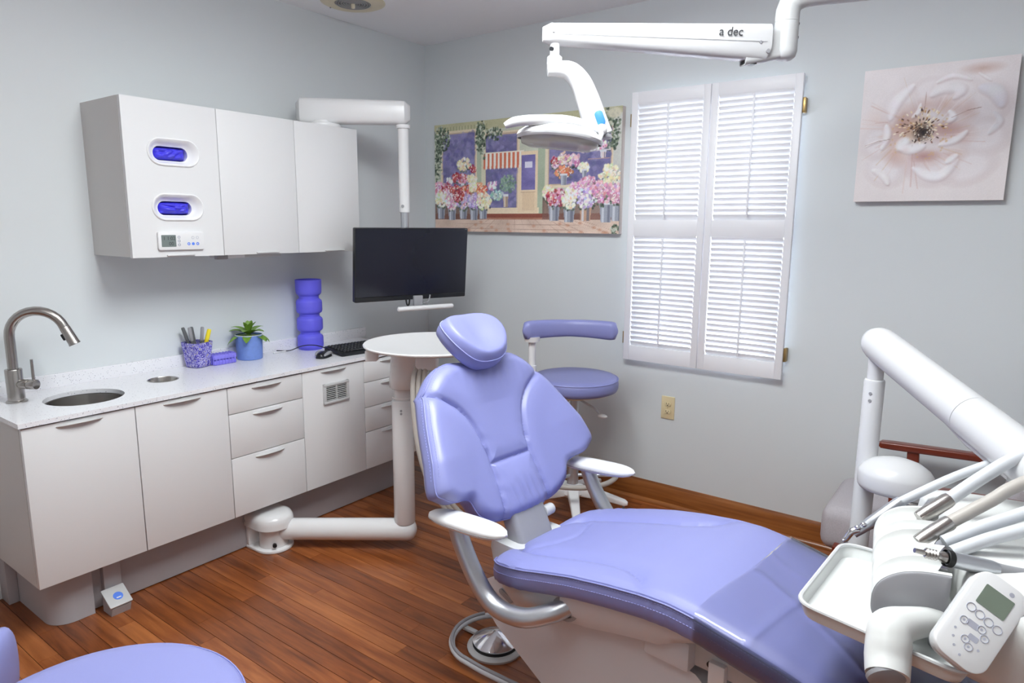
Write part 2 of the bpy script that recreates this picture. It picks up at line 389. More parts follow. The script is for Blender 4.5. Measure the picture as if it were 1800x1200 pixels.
# ------------------------------------------------------------------ ceiling troffers (out of frame) and the round ceiling speaker
for i, (x, y, sx_, sy_, rad) in enumerate(TROFFERS):
    t = thing('ceiling_light', ['wraparound ceiling light over the open floor near the camera', 'wraparound ceiling light over the dental chair'][i], 'light', (x, y, CZ), 0, 'wraparound ceiling lights')
    MB().bb((x-sx_/2-.01, y-sy_/2-.01, CZ-.02), (x+sx_/2+.01, y+sy_/2+.01, CZ), .004).build('housing', 'white_enamel', t)
    MB().bb((x-sx_/2, y-sy_/2, CZ-.062), (x+sx_/2, y+sy_/2, CZ-.016), .015, 3).build('diffuser', 'lamp_glow_%d' % i, t)
t = thing('ceiling_speaker', 'round cream ceiling speaker with pale grey grille', 'speaker', (.285, -.79, CZ))
C0 = Vector((.285, -.79, CZ))
MB().lathe([(.085, -.012), (.10, -.014), (.135, -.010), (.152, -.003), (.152, 0)], C0, (0, 0, 1), 48).build('trim_ring', 'vent_cream', t)
b = MB().lathe([(0, -.006), (.086, -.006)], C0, (0, 0, 1), 40)
b.build('backing', 'mid_grey_plastic', t)
for k in range(7): MB().tube([C0+Vector((.012*(k+.6)*math.cos(a), .012*(k+.6)*math.sin(a), -.011)) for a in [2*PI*j/40 for j in range(40)]], .003, 6, closed=True).build('grille_ring', 'vent_grey', t)
MB().cyl(C0+Vector((0, 0, -.03)), C0+Vector((0, 0, -.006)), .009, .011, 16, .002).build('knob', 'vent_cream', t)
MB().cyl(C0+Vector((-.128, -.03, -.014)), C0+Vector((-.128, -.03, -.009)), .004, n=10).build('screw', 'mid_grey_plastic', t)
# ------------------------------------------------------------------ outlet
t = thing('wall_outlet', 'ivory duplex power outlet on the grey wall below the shutters', 'outlet', (1.635, 0, .503))
P = Vector((1.635, 0, .503))
MB().prism(rrect(.07, .116, .004), .006, basis(P, (1, 0, 0), (0, 0, 1), (0, -1, 0)), .0025).build('cover_plate', 'ivory', t)
for dz in (.0195, -.0195):
    r = MB().prism([(.017*math.cos(a), max(-.0115, min(.0115, .017*math.sin(a)))) for a in [2*PI*k/28 for k in range(28)]], .0035, basis(P+Vector((0, -.0055, dz)), (1, 0, 0), (0, 0, 1), (0, -1, 0)), .0008).build('receptacle', 'ivory', t)
    for dx, h in ((-.0064, .0085), (.0064, .007)): MB().box(P+Vector((dx, -.0092, dz+.0025)), (.002, .001, h)).build('slot', 'slot', r)
    MB().cyl(P+Vector((0, -.0088, dz-.0065)), P+Vector((0, -.0096, dz-.0065)), .0027, n=12).build('ground_hole', 'slot', r)
    s0 = MB().tube([P+Vector((.0175*math.cos(a), -.0063, dz+max(-.012, min(.012, .0175*math.sin(a))))) for a in [2*PI*k/28 for k in range(28)]], .0007, 5, closed=True).build('rim', 'ivory_dark', r)
MB().cyl(P+Vector((0, -.006, 0)), P+Vector((0, -.0072, 0)), .003, n=12).build('screw', 'ivory_dark', t)
# ================================================================== paintings: canvases with paint laid on as a colour attribute
class Art:
    def __init__(s, w, h, seed): s.w, s.h = w, h; s.a = np.ones((h, w, 3))*.8; s.r = np.random.RandomState(seed); s.hgt = np.zeros((h, w)); s.Y, s.X = np.mgrid[0:h, 0:w].astype(float); s.X = (s.X+.5)/w; s.Y = 1-(s.Y+.5)/h   # X right, Y up
    def noise(s, k):
        out = np.zeros((s.h, s.w))
        for o in range(3):
            n = k*2**o; g = s.r.rand(n+2, n+2); u = s.X*n; v = s.Y*n; i, j = u.astype(int), v.astype(int); fu, fv = u-i, v-j; fu = fu*fu*(3-2*fu); fv = fv*fv*(3-2*fv)
            out += (g[j, i]*(1-fu)*(1-fv)+g[j, i+1]*fu*(1-fv)+g[j+1, i]*(1-fu)*fv+g[j+1, i+1]*fu*fv)*.5**o
        return out/1.75
    def mixm(s, m, c): m = np.clip(m, 0, 1)[..., None]; s.a = s.a*(1-m)+np.array(c)/255*m
    def rect(s, x0, y0, x1, y1, c, al=1., var=0., k=8):
        m = ((s.X >= x0) & (s.X < x1) & (s.Y >= y0) & (s.Y < y1))*al
        s.mixm(m, c)
        if var: n = (s.noise(k)-.5)*2*var; s.a += (n*(m > 0))[..., None]
    def dab(s, x, y, rx, ry, c, al=1., rot=0., soft=.35):
        j0, j1 = int((x-max(rx, ry*s.h/s.w)*1.3)*s.w)-1, int((x+max(rx, ry*s.h/s.w)*1.3)*s.w)+2; i0, i1 = int((1-y-max(ry, rx*s.w/s.h)*1.3)*s.h)-1, int((1-y+max(ry, rx*s.w/s.h)*1.3)*s.h)+2
        j0, i0 = max(j0, 0), max(i0, 0); j1, i1 = min(j1, s.w), min(i1, s.h)
        if j1 <= j0 or i1 <= i0: return
        asp = s.h/s.w; dx = s.X[i0:i1, j0:j1]-x; dy = (s.Y[i0:i1, j0:j1]-y)*asp; ca, sa = math.cos(rot), math.sin(rot)
        u = (dx*ca+dy*sa)/rx; v = (-dx*sa+dy*ca)/(ry*asp); d = np.sqrt(u*u+v*v); m = (np.clip((1-d)/soft, 0, 1)*al)[..., None]
        s.a[i0:i1, j0:j1] = s.a[i0:i1, j0:j1]*(1-m)+np.array(c)/255*m
    def line(s, x0, y0, x1, y1, w, c, al=1.):
        n = int(max(abs(x1-x0)*s.w, abs(y1-y0)*s.h))+2
        for t in np.linspace(0, 1, n): s.dab(x0+(x1-x0)*t, y0+(y1-y0)*t, w, w*s.w/s.h, c, al)
    def canvas(s, name, label, cat, x0, x1, z0, z1, yf, group=None):
        t = thing(name, label, cat, (x0, 0, z0), 0, group)
        MB().bb((x0, yf+.0012, z0), (x1, 0, z1), .002).build('stretched_canvas', 'canvas_edge', t)
        w, h = s.w, s.h; hx = np.linspace(x0, x1, w+1); hz = np.linspace(z1, z0, h+1)
        pad = np.pad(s.hgt, ((0, 1), (0, 1)), mode='edge'); V = np.zeros((h+1, w+1, 3)); V[..., 0] = hx[None]; V[..., 2] = hz[:, None]; V[..., 1] = yf-pad*.004
        pa = np.pad(s.a, ((0, 1), (0, 1), (0, 0)), mode='edge'); pa = np.clip(pa, .01, .99); lin = np.where(pa <= .04045, pa/12.92, ((pa+.055)/1.055)**2.4)
        idx = np.arange((h+1)*(w+1)).reshape(h+1, w+1); Q = np.stack([idx[1:, :-1], idx[1:, 1:], idx[:-1, 1:], idx[:-1, :-1]], -1).reshape(-1, 4)
        me = bpy.data.meshes.new('painting'); me.from_pydata(V.reshape(-1, 3).tolist(), [], Q.tolist()); me.update(); me.shade_smooth()
        ca = me.color_attributes.new('paint', 'FLOAT_COLOR', 'POINT'); ca.data.foreach_set('color', np.concatenate([lin, np.ones((h+1, w+1, 1))], -1).reshape(-1).astype(np.float32))
        me.materials.append(MATS['painted_canvas']); o = bpy.data.objects.new('painting', me); COL.objects.link(o); put(o, t)
        return t
# --- flower shop front (coordinates 0..1, taken off the photo)
A = Art(380, 190, 5); r = A.r
A.rect(0, 0, 1, 1, (196, 200, 176), 1, .05, 10)
A.rect(0, .915, 1, 1, (188, 186, 140), 1, .05, 12); A.rect(.05, .895, .33, .925, (120, 130, 84), .6)
for k in range(16): A.line(.05+k*.018, .925, .05+k*.018, .965, .0016, (96, 104, 70), .7)
def pane_(x0, y0, x1, y1):
    A.rect(x0-.014, y0-.03, x1+.014, y1+.03, (226, 208, 176)); A.rect(x0-.006, y0-.012, x1+.006, y1+.012, (188, 150, 120), .6)
    A.rect(x0, y0, x1, y1, (116, 111, 164), 1, .13, 14)
    for _ in range(120): A.dab(x0+(x1-x0)*r.rand(), y0+(y1-y0)*r.rand(), .006+.008*r.rand(), .02+.02*r.rand(), [(88, 84, 150), (146, 138, 198), (120, 112, 186), (98, 104, 150)][r.randint(4)], .5, r.rand()*3)
pane_(.055, .42, .25, .90); pane_(.315, .20, .49, .86); pane_(.66, .41, .955, .84)
A.rect(.262, .12, .298, .93, (172, 186, 158), 1, .04); A.rect(.29, .12, .312, .93, (214, 210, 180), 1, .03); A.rect(.603, .15, .64, .92, (168, 184, 154), 1, .04); A.rect(.64, .15, .652, .92, (224, 210, 180))
A.rect(.965, .1, 1, .95, (196, 198, 190), 1, .05)
A.rect(.315, .16, .61, .215, (234, 212, 176), 1, .03)                               # sill
A.rect(.497, .17, .603, .70, (236, 208, 168), 1, .03); A.rect(.515, .37, .59, .67, (118, 108, 180), 1, .1, 16); A.rect(.535, .56, .575, .61, (220, 218, 240)); A.rect(.52, .19, .586, .345, (228, 196, 154)); A.rect(.513, .345, .592, .352, (196, 160, 120))
for k in range(9): A.rect(.302+k*.0235, .585, .3135+k*.0235, .70, (226, 110, 74)); A.rect(.3135+k*.0235, .585, .3255+k*.0235, .70, (238, 230, 218))
for k in range(9): A.dab(.3075+k*.0235, .58, .0075, .022, (226, 110, 74) if k % 1 == 0 else (238, 230, 218)); A.dab(.319+k*.0235, .578, .0075, .022, (236, 228, 218))
A.rect(.29, .70, .53, .712, (236, 224, 206))
A.rect(0, 0, 1, .165, (176, 112, 86), 1, .08, 9); A.rect(.3, .125, .66, .165, (150, 72, 56), 1, .04)
A.rect(0, 0, 1, .11, (214, 184, 164), 1, .08, 12)
for k in range(15): A.line(.18+k*.06, .0, .30+k*.036, .115, .0014, (150, 96, 78), .55)
for y in (.03, .072): A.line(.1, y, 1, y-.01, .0013, (150, 96, 78), .55)
for _ in range(22): A.dab(.1+.9*r.rand(), .09*r.rand(), .014, .018, (198, 122, 84), .55, 0, .7)
A.rect(0, .11, .3, .30, (112, 74, 66), .75, .08); A.rect(.63, .11, 1, .30, (118, 80, 74), .7, .08)
def leaves(cx, cy, rx, ry, n, cols=((62, 84, 66), (92, 116, 88), (128, 144, 118), (50, 66, 54), (196, 204, 186))):
    for _ in range(n):
        a, q = r.rand()*6.3, r.rand()**.6; A.dab(cx+rx*q*math.cos(a), cy+ry*q*math.sin(a), .0045+.004*r.rand(), .008+.008*r.rand(), cols[r.randint(len(cols))], .85, r.rand()*3)
leaves(.04, .86, .06, .12, 240); leaves(.02, .66, .03, .2, 130); leaves(.285, .86, .03, .16, 130); leaves(.30, .75, .015, .1, 30); leaves(.94, .82, .055, .18, 260); leaves(.36, .87, .05, .06, 60)
A.dab(.965, .95, .04, .05, (214, 208, 180), .9)
def bouquet(cx, cy, rx, ry, cols, n=70):
    for _ in range(n//2):
        a, q = r.rand()*6.3, r.rand()**.5; A.dab(cx+rx*q*math.cos(a), cy-ry*.35+ry*q*math.sin(a), .006, .012, [(74, 96, 74), (98, 112, 92), (56, 66, 60)][r.randint(3)], .8, r.rand()*3)
    for _ in range(n):
        a, q = r.rand()*6.3, r.rand()**.55; c = np.array(cols[r.randint(len(cols))])+r.randint(-22, 22, 3); A.dab(cx+rx*q*math.cos(a), cy+ry*q*math.sin(a), .0065+.004*r.rand(), .012+.009*r.rand(), np.clip(c, 0, 255), .92, r.rand()*3)
    for _ in range(n//3):
        a, q = r.rand()*6.3, r.rand()**.55; A.dab(cx+rx*q*math.cos(a), cy+ry*q*math.sin(a), .0028, .006, (252, 246, 240), .9, r.rand()*3)
def bucket(cx, y0, y1, w, c=(150, 156, 172)):
    for i, t in enumerate(np.linspace(0, 1, 16)): A.rect(cx-w*(.36+.14*t), y0+(y1-y0)*t, cx+w*(.36+.14*t), y0+(y1-y0)*(t+.08), c, 1)
    A.rect(cx-w*.30, y0, cx-w*.14, y1, (206, 210, 220), .8); A.rect(cx+w*.1, y0, cx+w*.3, y1, (98, 102, 124), .7); A.rect(cx-w*.5, y1-.012, cx+w*.5, y1+.006, (214, 216, 224))
PK, RD, CR, OR_, LV, WH = [(226, 156, 190), (206, 120, 162), (238, 190, 210)], [(196, 56, 68), (168, 44, 62), (220, 98, 96)], [(240, 228, 186), (228, 214, 160), (250, 242, 214)], [(236, 128, 84), (244, 162, 110), (216, 96, 66)], [(188, 160, 214), (166, 138, 202), (212, 190, 230)], [(244, 240, 240), (224, 226, 236), (250, 248, 240)]
# inside the windows
bucket(.19, .42, .50, .025); bouquet(.185, .62, .04, .055, CR, 60); bouquet(.18, .49, .035, .045, RD+PK, 60); bouquet(.235, .485, .028, .04, CR, 45); bouquet(.135, .50, .022, .04, RD, 34); bouquet(.24, .575, .017, .03, RD, 24); bouquet(.095, .47, .02, .03, WH+LV, 24); bucket(.177, .36, .44, .022); bucket(.222, .36, .44, .022)
leaves(.44, .43, .045, .08, 130, ((96, 128, 110), (150, 182, 150), (120, 156, 140))); bouquet(.355, .42, .025, .04, PK+WH, 40); bouquet(.38, .33, .035, .04, [(150, 190, 180), (178, 206, 196)], 50); bucket(.43, .22, .33, .03, (206, 170, 130))
bouquet(.735, .51, .042, .05, OR_, 70); bucket(.735, .40, .49, .036); bouquet(.69, .59, .022, .045, RD+PK, 44); bouquet(.785, .60, .032, .05, PK, 60); bouquet(.735, .62, .03, .05, CR+PK, 50); bouquet(.83, .54, .024, .04, CR, 44); bucket(.835, .44, .52, .025); bouquet(.83, .70, .03, .035, WH+PK, 40); bouquet(.90, .71, .035, .04, PK+WH, 44); A.rect(.80, .665, .955, .675, (206, 196, 206)); A.rect(.85, .60, .95, .607, (196, 150, 130)); bucket(.92, .605, .665, .028, (226, 206, 206))
# street buckets
for cx, cols, y in ((.035, CR+WH, .34), (.105, WH+PK, .33), (.165, PK+LV, .34), (.235, LV, .33), (.30, CR, .33)): pass
for k, (cx, c) in enumerate(((.04, 0), (.11, 0), (.18, 0), (.245, 0), (.30, 0))): bucket(cx, .115-.012*(k % 2), .24, .055)
for cx, cy, rx, ry, cols in ((.025, .40, .03, .06, PK), (.075, .39, .04, .06, PK+RD), (.135, .36, .035, .07, RD), (.205, .37, .04, .05, RD+OR_), (.275, .38, .05, .06, OR_), (.24, .41, .02, .04, CR), (.045, .31, .045, .075, CR+WH), (.11, .28, .04, .075, PK+WH), (.18, .29, .042, .075, LV+PK), (.245, .28, .042, .07, LV), (.305, .28, .042, .075, CR), (.15, .33, .03, .05, RD)): bouquet(cx, cy, rx, ry, cols, 95)
for k, cx in enumerate((.69, .765, .845, .94, .99)): bucket(cx, .10-.008*(k % 2), .245, .062, (196, 150, 120) if k == 2 else (150, 156, 172))
for cx, cy, rx, ry, cols in ((.66, .34, .03, .06, CR), (.86, .40, .05, .06, PK), (.80, .36, .035, .06, PK), (.955, .46, .05, .09, CR), (.70, .30, .05, .075, PK+RD), (.765, .29, .035, .085, WH+CR), (.845, .29, .05, .08, WH+LV), (.925, .33, .05, .085, PK), (.985, .32, .03, .08, PK)): bouquet(cx, cy, rx, ry, cols, 105)
leaves(.985, .03, .02, .04, 30)
A.a = A.a*.92+np.array((.80, .80, .80))*.08; A.a = (A.a-.6)*1.12+.63; g_ = A.a.mean(-1, keepdims=True); A.a = g_+(A.a-g_)*.78; A.a += (r.rand(A.h, A.w, 1)-.5)*.05
A.canvas('wall_painting', 'wide canvas painting of a flower shop front with striped awning', 'painting', .103, 1.343, 1.358, 1.974, -.035, 'canvas paintings on the wall')
# --- pale peony canvas with raised white petals
B = Art(250, 250, 11); r = B.r
B.rect(0, 0, 1, 1, (226, 218, 220), 1, .02, 5)
n0 = B.noise(4); B.mixm(np.clip((.75-B.Y)*.5, 0, .25), (232, 220, 214))
def soft(x, y, rx, ry, c, al, rot=0): B.dab(x, y, rx, ry, c, al, rot, .95)
for x, y, rx, ry, c, al in ((.30, .60, .17, .17, (214, 178, 168), .8), (.24, .52, .14, .12, (216, 172, 158), .7), (.62, .50, .26, .10, (206, 160, 156), .7), (.46, .80, .22, .12, (216, 190, 188), .7), (.78, .93, .16, .05, (204, 168, 156), .8), (.60, .75, .2, .14, (206, 182, 182), .7), (.50, .27, .22, .13, (206, 158, 158), .85), (.26, .36, .12, .12, (222, 180, 162), .8), (.80, .46, .2, .07, (214, 182, 180), .6), (.34, .70, .10, .14, (206, 160, 156), .6), (.12, .62, .12, .14, (228, 206, 200), .7)): soft(x, y, rx, ry, c, al)
def petal(pts, w, c=(240, 238, 242), edge=(176, 150, 152), hgt=.4):
    P = catmull([(p[0], p[1], 0) for p in pts], 14); n = len(P)
    for i, p in enumerate(P):
        q = math.sin(PI*(i+.7)/(n+.4))**.5; B.dab(p.x+.006, p.y-.010, w*q*1.12, w*q*1.12, edge, .10, 0, .8)
    for i, p in enumerate(P):
        q = math.sin(PI*(i+.7)/(n+.4))**.5; B.dab(p.x, p.y, w*q, w*q*(.8+.2*q), np.array(c)+r.randint(-4, 4, 3), .34, 0, .75)
        if hgt: d = np.sqrt((B.X-p.x)**2+(B.Y-p.y)**2); B.hgt = np.maximum(B.hgt, hgt*np.clip((w*q-d)/(w*.5), 0, 1))
for cx, cy, rx, ry, ro in ((.46, .80, .16, .13, .2), (.64, .78, .2, .15, -.3), (.84, .70, .15, .17, .2), (.84, .46, .17, .15, 0), (.76, .24, .2, .13, .4), (.53, .23, .18, .13, 0), (.2, .24, .17, .13, -.5), (.13, .46, .13, .14, 0), (.26, .72, .13, .17, -.5)):
    B.dab(cx+.008, cy-.014, rx*1.03, ry*1.03, (204, 182, 182), .45, ro, .35); B.dab(cx, cy, rx, ry, (230, 224, 227), .85, ro, .5); B.dab(cx*.7+.42*.3, cy*.7+.5*.3, rx*.6, ry*.6, (214, 180, 172), .7, ro, .95)
for k in range(60):     # radial brush streaks
    a = r.rand()*6.28; d0, d1 = .14+.1*r.rand(), .26+.2*r.rand(); c = [(206, 160, 150), (224, 196, 186), (234, 222, 222), (214, 176, 130)][r.randint(4)]
    B.line(.41+d0*math.cos(a), .5+d0*math.sin(a), .41+d1*math.cos(a+.12), .5+d1*math.sin(a+.12), .003+.004*r.rand(), c, .16)
petal([(.21, .62), (.25, .75), (.35, .86)], .045); petal([(.17, .40), (.20, .50), (.19, .58)], .035); 
petal([(.47, .77), (.55, .82), (.66, .80), (.62, .74)], .05, (232, 228, 232)); petal([(.50, .86), (.60, .90), (.72, .86)], .025, (238, 236, 240)); petal([(.76, .90), (.84, .84)], .014)
petal([(.78, .80), (.88, .76), (.92, .66)], .06, (224, 222, 230), hgt=.3); petal([(.88, .62), (.92, .55), (.86, .47)], .03, (228, 226, 232), hgt=.4)
petal([(.40, .25), (.50, .19), (.60, .19), (.69, .30)], .045); petal([(.68, .33), (.62, .28)], .03)
petal([(.12, .24), (.20, .2), (.24, .13)], .035, (236, 232, 234)); petal([(.05, .42), (.12, .455), (.2, .47)], .01, (244, 242, 240))
petal([(.56, .41), (.66, .44), (.73, .50)], .032); petal([(.60, .57), (.63, .61), (.60, .65)], .03); petal([(.36, .62), (.40, .66), (.41, .72)], .022)
soft(.41, .53, .15, .12, (200, 150, 104), .8); soft(.47, .33, .12, .05, (190, 132, 126), .7); soft(.30, .58, .07, .10, (196, 146, 132), .7); soft(.58, .53, .12, .06, (196, 146, 136), .7)
for _ in range(130):
    a, q = r.rand()*6.28, .02+.12*r.rand(); x, y = .42+q*1.25*math.cos(a), .52+q*math.sin(a)+.02; B.dab(x, y, .006, .013, [(238, 216, 168), (206, 150, 90), (96, 66, 58), (246, 236, 214), (150, 104, 84)][r.randint(5)], .9, a-1.5)
soft(.445, .51, .082, .075, (44, 34, 38), .95)
for _ in range(70):
    a, q = r.rand()*6.28, .085*r.rand()**.5; B.dab(.445+q*math.cos(a), .50+q*math.sin(a), .004, .009, [(236, 214, 176), (30, 24, 28), (60, 46, 48), (244, 236, 220)][r.randint(4)], .9, a)
for _ in range(40): a = r.rand()*6.28; B.dab(.42+(.16+.06*r.rand())*math.cos(a), .5+(.15+.06*r.rand())*math.sin(a), .008, .012, (222, 178, 112), .6, a, .7)
petal([(.29, .40), (.34, .46)], .05); petal([(.30, .40), (.38, .39), (.46, .41)], .045); soft(.34, .38, .04, .03, (232, 212, 210), .5)
for pts in (((.44, .80), (.44, .70), (.43, .64)), ((.62, .60), (.72, .645), (.80, .66)), ((.05, .43), (.14, .46), (.22, .47))): B.line(*pts[0], *pts[1], .003, (176, 130, 120), .5); B.line(*pts[1], *pts[2], .003, (150, 104, 90), .6)
g_ = B.a.mean(-1, keepdims=True); B.a = g_+(B.a-g_)*.72; B.a = (B.a-.86)*1.15+.90; B.a += (r.rand(B.h, B.w, 1)-.5)*.025
B.canvas('wall_painting', 'square pale pink and white flower canvas with dark centre', 'painting', 2.4, 2.895, 1.502, 2.004, -.035, 'canvas paintings on the wall')
# ================================================================== cabinets along the left wall
def plate_holes(outer, holes, t, M):
    """flat plate with holes: outlines in local x,y, thickness t along local z"""
    mb = MB(); b = bmesh.new(); loops = []
    for lp in [outer]+holes:
        vs = [b.verts.new((p[0], p[1], 0)) for p in lp]; es = [b.edges.new((vs[i], vs[(i+1) % len(vs)])) for i in range(len(vs))]; loops.append((vs, es))
    bmesh.ops.triangle_fill(b, use_beauty=True, edges=[e for _, es in loops for e in es])
    b.verts.index_update(); V = [v.co.copy() for v in b.verts]; Fs = [[v.index for v in f.verts] for f in b.faces]; n = len(V)
    allv = [M @ v for v in V]+[M @ (v+Vector((0, 0, t))) for v in V]
    fs = [f[::-1] for f in Fs]+[[i+n for i in f] for f in Fs]
    for vs, _ in loops:
        ids = [v.index for v in vs]
        for i in range(len(ids)): a, c = ids[i], ids[(i+1) % len(ids)]; fs.append([a, c, c+n, a+n])
    b.free(); return mb.add(allv, fs)
def pull(y0, y1, x, z, parent, m='handle_steel'):
    """bow pull: a flat strip that swings out from the door in an arc"""
    b = MB(); R = []; n = 16     # scoop pull: arched root on the door, straight front lip
    for i in range(n+1):
        t = i/n; y = y0+(y1-y0)*t; q = math.sin(PI*t)**.6; zt_ = z-.004+.010*q; xo = x+.001+.019*q; zl = z-.004+.003*q
        R.append([(x-.001, y, zt_-.0016), (xo, y, zl-.0022), (xo+.0012, y, zl), (xo, y, zl+.0012), (x-.001, y, zt_+.001)])
    b.rings(R); return b.build('handle', m, parent)
YB = [-2.370, -2.018, -1.662, -1.305, -.949, -.595]; XF, ZB, ZT, ZC = .465, .192, .746, .766
GRP = 'white base cabinets under the worktop'
labels = ['white base cabinet with single door under the round sink', 'white base cabinet with single door under the waste hole', 'white base cabinet with three drawers', 'white base cabinet door with louvred vent panel', 'white base cabinet with four drawers behind the round table post']
for i in range(5):
    y0, y1 = YB[i], YB[i+1]
    t = thing('base_cabinet', labels[i], 'cabinet', (.2, (y0+y1)/2, ZB), 0, GRP)
    c = MB().bb((.02, y0+.001, ZB+.001), (XF-.021, y0+.018, .62 if i == 1 else ZT)).bb((.02, y1-.018, ZB+.001), (XF-.021, y1-.001, .62 if i == 0 else ZT)).bb((.02, y0+.018, ZB+.001), (XF-.021, y1-.018, ZB+.018)).bb((.02, y0+.018, ZB+.018), (.03, y1-.018, ZT))
    c.build('body', 'laminate_shaded', t)
    MB().bb((XF-.026, y0+.017, ZB+.017), (XF-.0225, y1-.017, ZT)).build('inner_face', 'dark_gap', t)
    g = .0016
    if i in (0, 1, 3):
        d = MB().bb((XF-.019, y0+g, ZB), (XF, y1-g, ZT-.002), .0012).build('door', 'laminate', t)
        ym = (y0+y1)/2-.005; pull(ym-.072, ym+.072, XF, ZT-.011, d)
    else:
        zs = [ZB, .446, .632, ZT-.002] if i == 2 else [ZB, .382, .507, .633, ZT-.002]
        for k in range(len(zs)-1):
            d = MB().bb((XF-.019, y0+g, zs[k]+(g if k else 0)), (XF, y1-g, zs[k+1]-g), .0012).build('drawer', 'laminate', t)
            ym = (y0+y1)/2; pull(ym-.07, ym+.07, XF, zs[k+1]-.014, d)
    if i == 3:
        vy0, vy1, vz0, vz1 = -1.196, -1.05, .578, .672; v = MB()
        for lo, hi in (((XF, vy0, vz0), (XF+.010, vy0+.014, vz1)), ((XF, vy1-.014, vz0), (XF+.010, vy1, vz1)), ((XF, vy0, vz0), (XF+.012, vy1, vz0+.012)), ((XF, vy0, vz1-.012), (XF+.012, vy1, vz1))): v.bb(lo, hi, .0015)
        v.bb((XF+.001, (vy0+vy1)/2-.002, vz0+.01), (XF+.010, (vy0+vy1)/2+.002, vz1-.01))
        v = v.build('vent', 'grey_plastic', t); MB().bb((XF, vy0+.01, vz0+.01), (XF+.001, vy1-.01, vz1-.01)).build('backing', 'black_plastic', v)
        for k in range(8):
            z = vz0+.0165+k*.0087; MB().box((XF+.007, (vy0+vy1)/2, z), (.005, vy1-vy0-.024, .0022), 0, Matrix.Rotation(math.radians(12), 3, 'Y')).build('slat', 'grey_plastic', v)
t = thing('worktop', 'white speckled quartz worktop with low splashback along the wall', 'worktop', (.2, -1.48, ZC))
oc = lambda cx, cy, r, n=48: [(cx+r*math.cos(2*PI*k/n), cy+r*math.sin(2*PI*k/n)) for k in range(n)]
SK, SR, TR = (.262, -2.10), .128, .056; TH = (.205, -1.785)
plate_holes([(0, -2.378), (.475, -2.378), (.475, -.59), (0, -.59)], [oc(*SK, SR)[::-1], oc(*TH, TR)[::-1]], .016, Matrix.Translation((0, 0, ZC-.016))).build('slab', 'quartz', t, ang=30)
MB().bb((0, -2.378, ZC), (.018, -.535, ZC+.052), .0012).build('splashback', 'quartz', t)
MB().bb((.41, -2.366, ZT-.0005), (XF-.004, -.6, ZC-.016)).build('shadow_gap', 'dark_gap', t)
b = MB().lathe([(SR+.012, -.0165), (SR+.002, -.0168), (SR-.003, -.018), (SR-.006, -.05), (SR-.014, -.10), (SR-.035, -.122), (.03, -.130), (.02, -.134), (.0, -.134)], (*SK, ZC), (0, 0, 1), 56)
t = thing('sink', 'round brushed steel sink bowl set in the worktop', 'sink', (*SK, ZC-.13)); b.build('bowl', 'brushed_steel', t, ang=60)
MB().lathe([(.022, .0), (.024, .003), (.016, .0035), (.012, .001), (0, .001)], (*SK, ZC-.134), (0, 0, 1), 24).build('drain', 'chrome', t)
t = thing('waste_chute', 'round dark waste hole with steel rim in the worktop', 'waste chute', (*TH, ZC-.12))
MB().lathe([(TR-.003, -.12), (TR-.003, -.002), (TR-.001, .0015), (TR+.003, .001), (TR+.003, -.0), (TR, -.002), (TR-.0015, -.12)], (*TH, ZC), (0, 0, 1), 40).build('rim', 'brushed_steel', t, ang=60)
MB().lathe([(TR-.004, -.118), (0, -.118)], (*TH, ZC), (0, 0, 1), 32).build('liner', 'black_rubber', t)
# plinth
t = thing('cabinet_plinth', 'grey recessed plinth under the base cabinets', 'plinth', (.2, -1.4, F))
MB().bb((.34, -2.19, F+.004), (.358, -.62, ZB), .001).build('toe_board', 'plinth_grey', t)
o = [(0, -2.318)]+[(.385-.075+.075*math.sin(a), -2.318+.075-.075*math.cos(a)) for a in [PI/2*k/8 for k in range(9)]]+[(.385, -2.183), (0, -2.183)]
MB().prism(o, ZB-F-.012, Matrix.Translation((0, 0, F+.001))).build('rounded_end', 'plinth_grey', t)
MB().bb((.0, -2.352, F+.001), (.075, -2.319, ZB), .001).build('side_filler', 'plinth_grey', t)
MB().bb((.34, -2.145, F+.035), (.385, -2.085, ZB), .002).build('bracket', 'plinth_grey', t)
MB().bb((.33, -.625, F), (.345, -.60, ZB), .001).build('end_board', 'plinth_grey', t)
# foot pedal
t = thing('foot_switch', 'small grey tap foot switch with blue round symbol on the floor', 'pedal', (.42, -2.125, F))
M = basis((.395, -2.165, .066), (0, 1, 0), (.86, 0, -.51), (.51, 0, .86))
MB().prism(rrect(.078, .085, .004, 4, .039, .0425), .007, M, .0015).build('pad', 'grey_plastic', t)
MB().prism(oc(.042, .045, .0165, 28), .0006, M @ Matrix.Translation((0, 0, .007))).build('symbol', 'button_blue', t)
MB().prism(rrect(.016, .004, .001, 2, .042, .052), .0005, M @ Matrix.Translation((0, 0, .0076))).build('symbol_bar', 'white_plastic', t)
b = MB().rings([[(.39, y, F), (.456, y, F), (.466, y, .018), (.396, y, .062)] for y in (-2.158, -2.092)]); b.build('wedge', 'plinth_grey', t)
# ------------------------------------------------------------------ faucet
fx, fy = .152, -2.275; t = thing('faucet', 'brushed steel pull-down faucet with side lever beside the sink', 'faucet', (fx, fy, ZC)); B0 = Vector((fx, fy, ZC))
MB().lathe([(0, 0), (.032, 0), (.033, .004), (.030, .007), (.0265, .008)], B0, (0, 0, 1), 40).build('base_ring', 'brushed_steel', t)
MB().lathe([(.0265, .006), (.0265, .117), (.0255, .119), (.017, .119), (.017, .114)], B0, (0, 0, 1), 40).build('body', 'brushed_steel', t)
sd = Vector((.62, .785, 0)); pts = [B0+Vector((0, 0, .112)), B0+Vector((0, 0, .18)), B0+Vector((0, 0, .235))]
R_ = .088; cz = B0+Vector((0, 0, .235))+sd*R_
for k in range(1, 14): a = PI-math.radians(162)*k/13; pts.append(cz+sd*(R_*math.cos(a))+Vector((0, 0, R_*math.sin(a))))
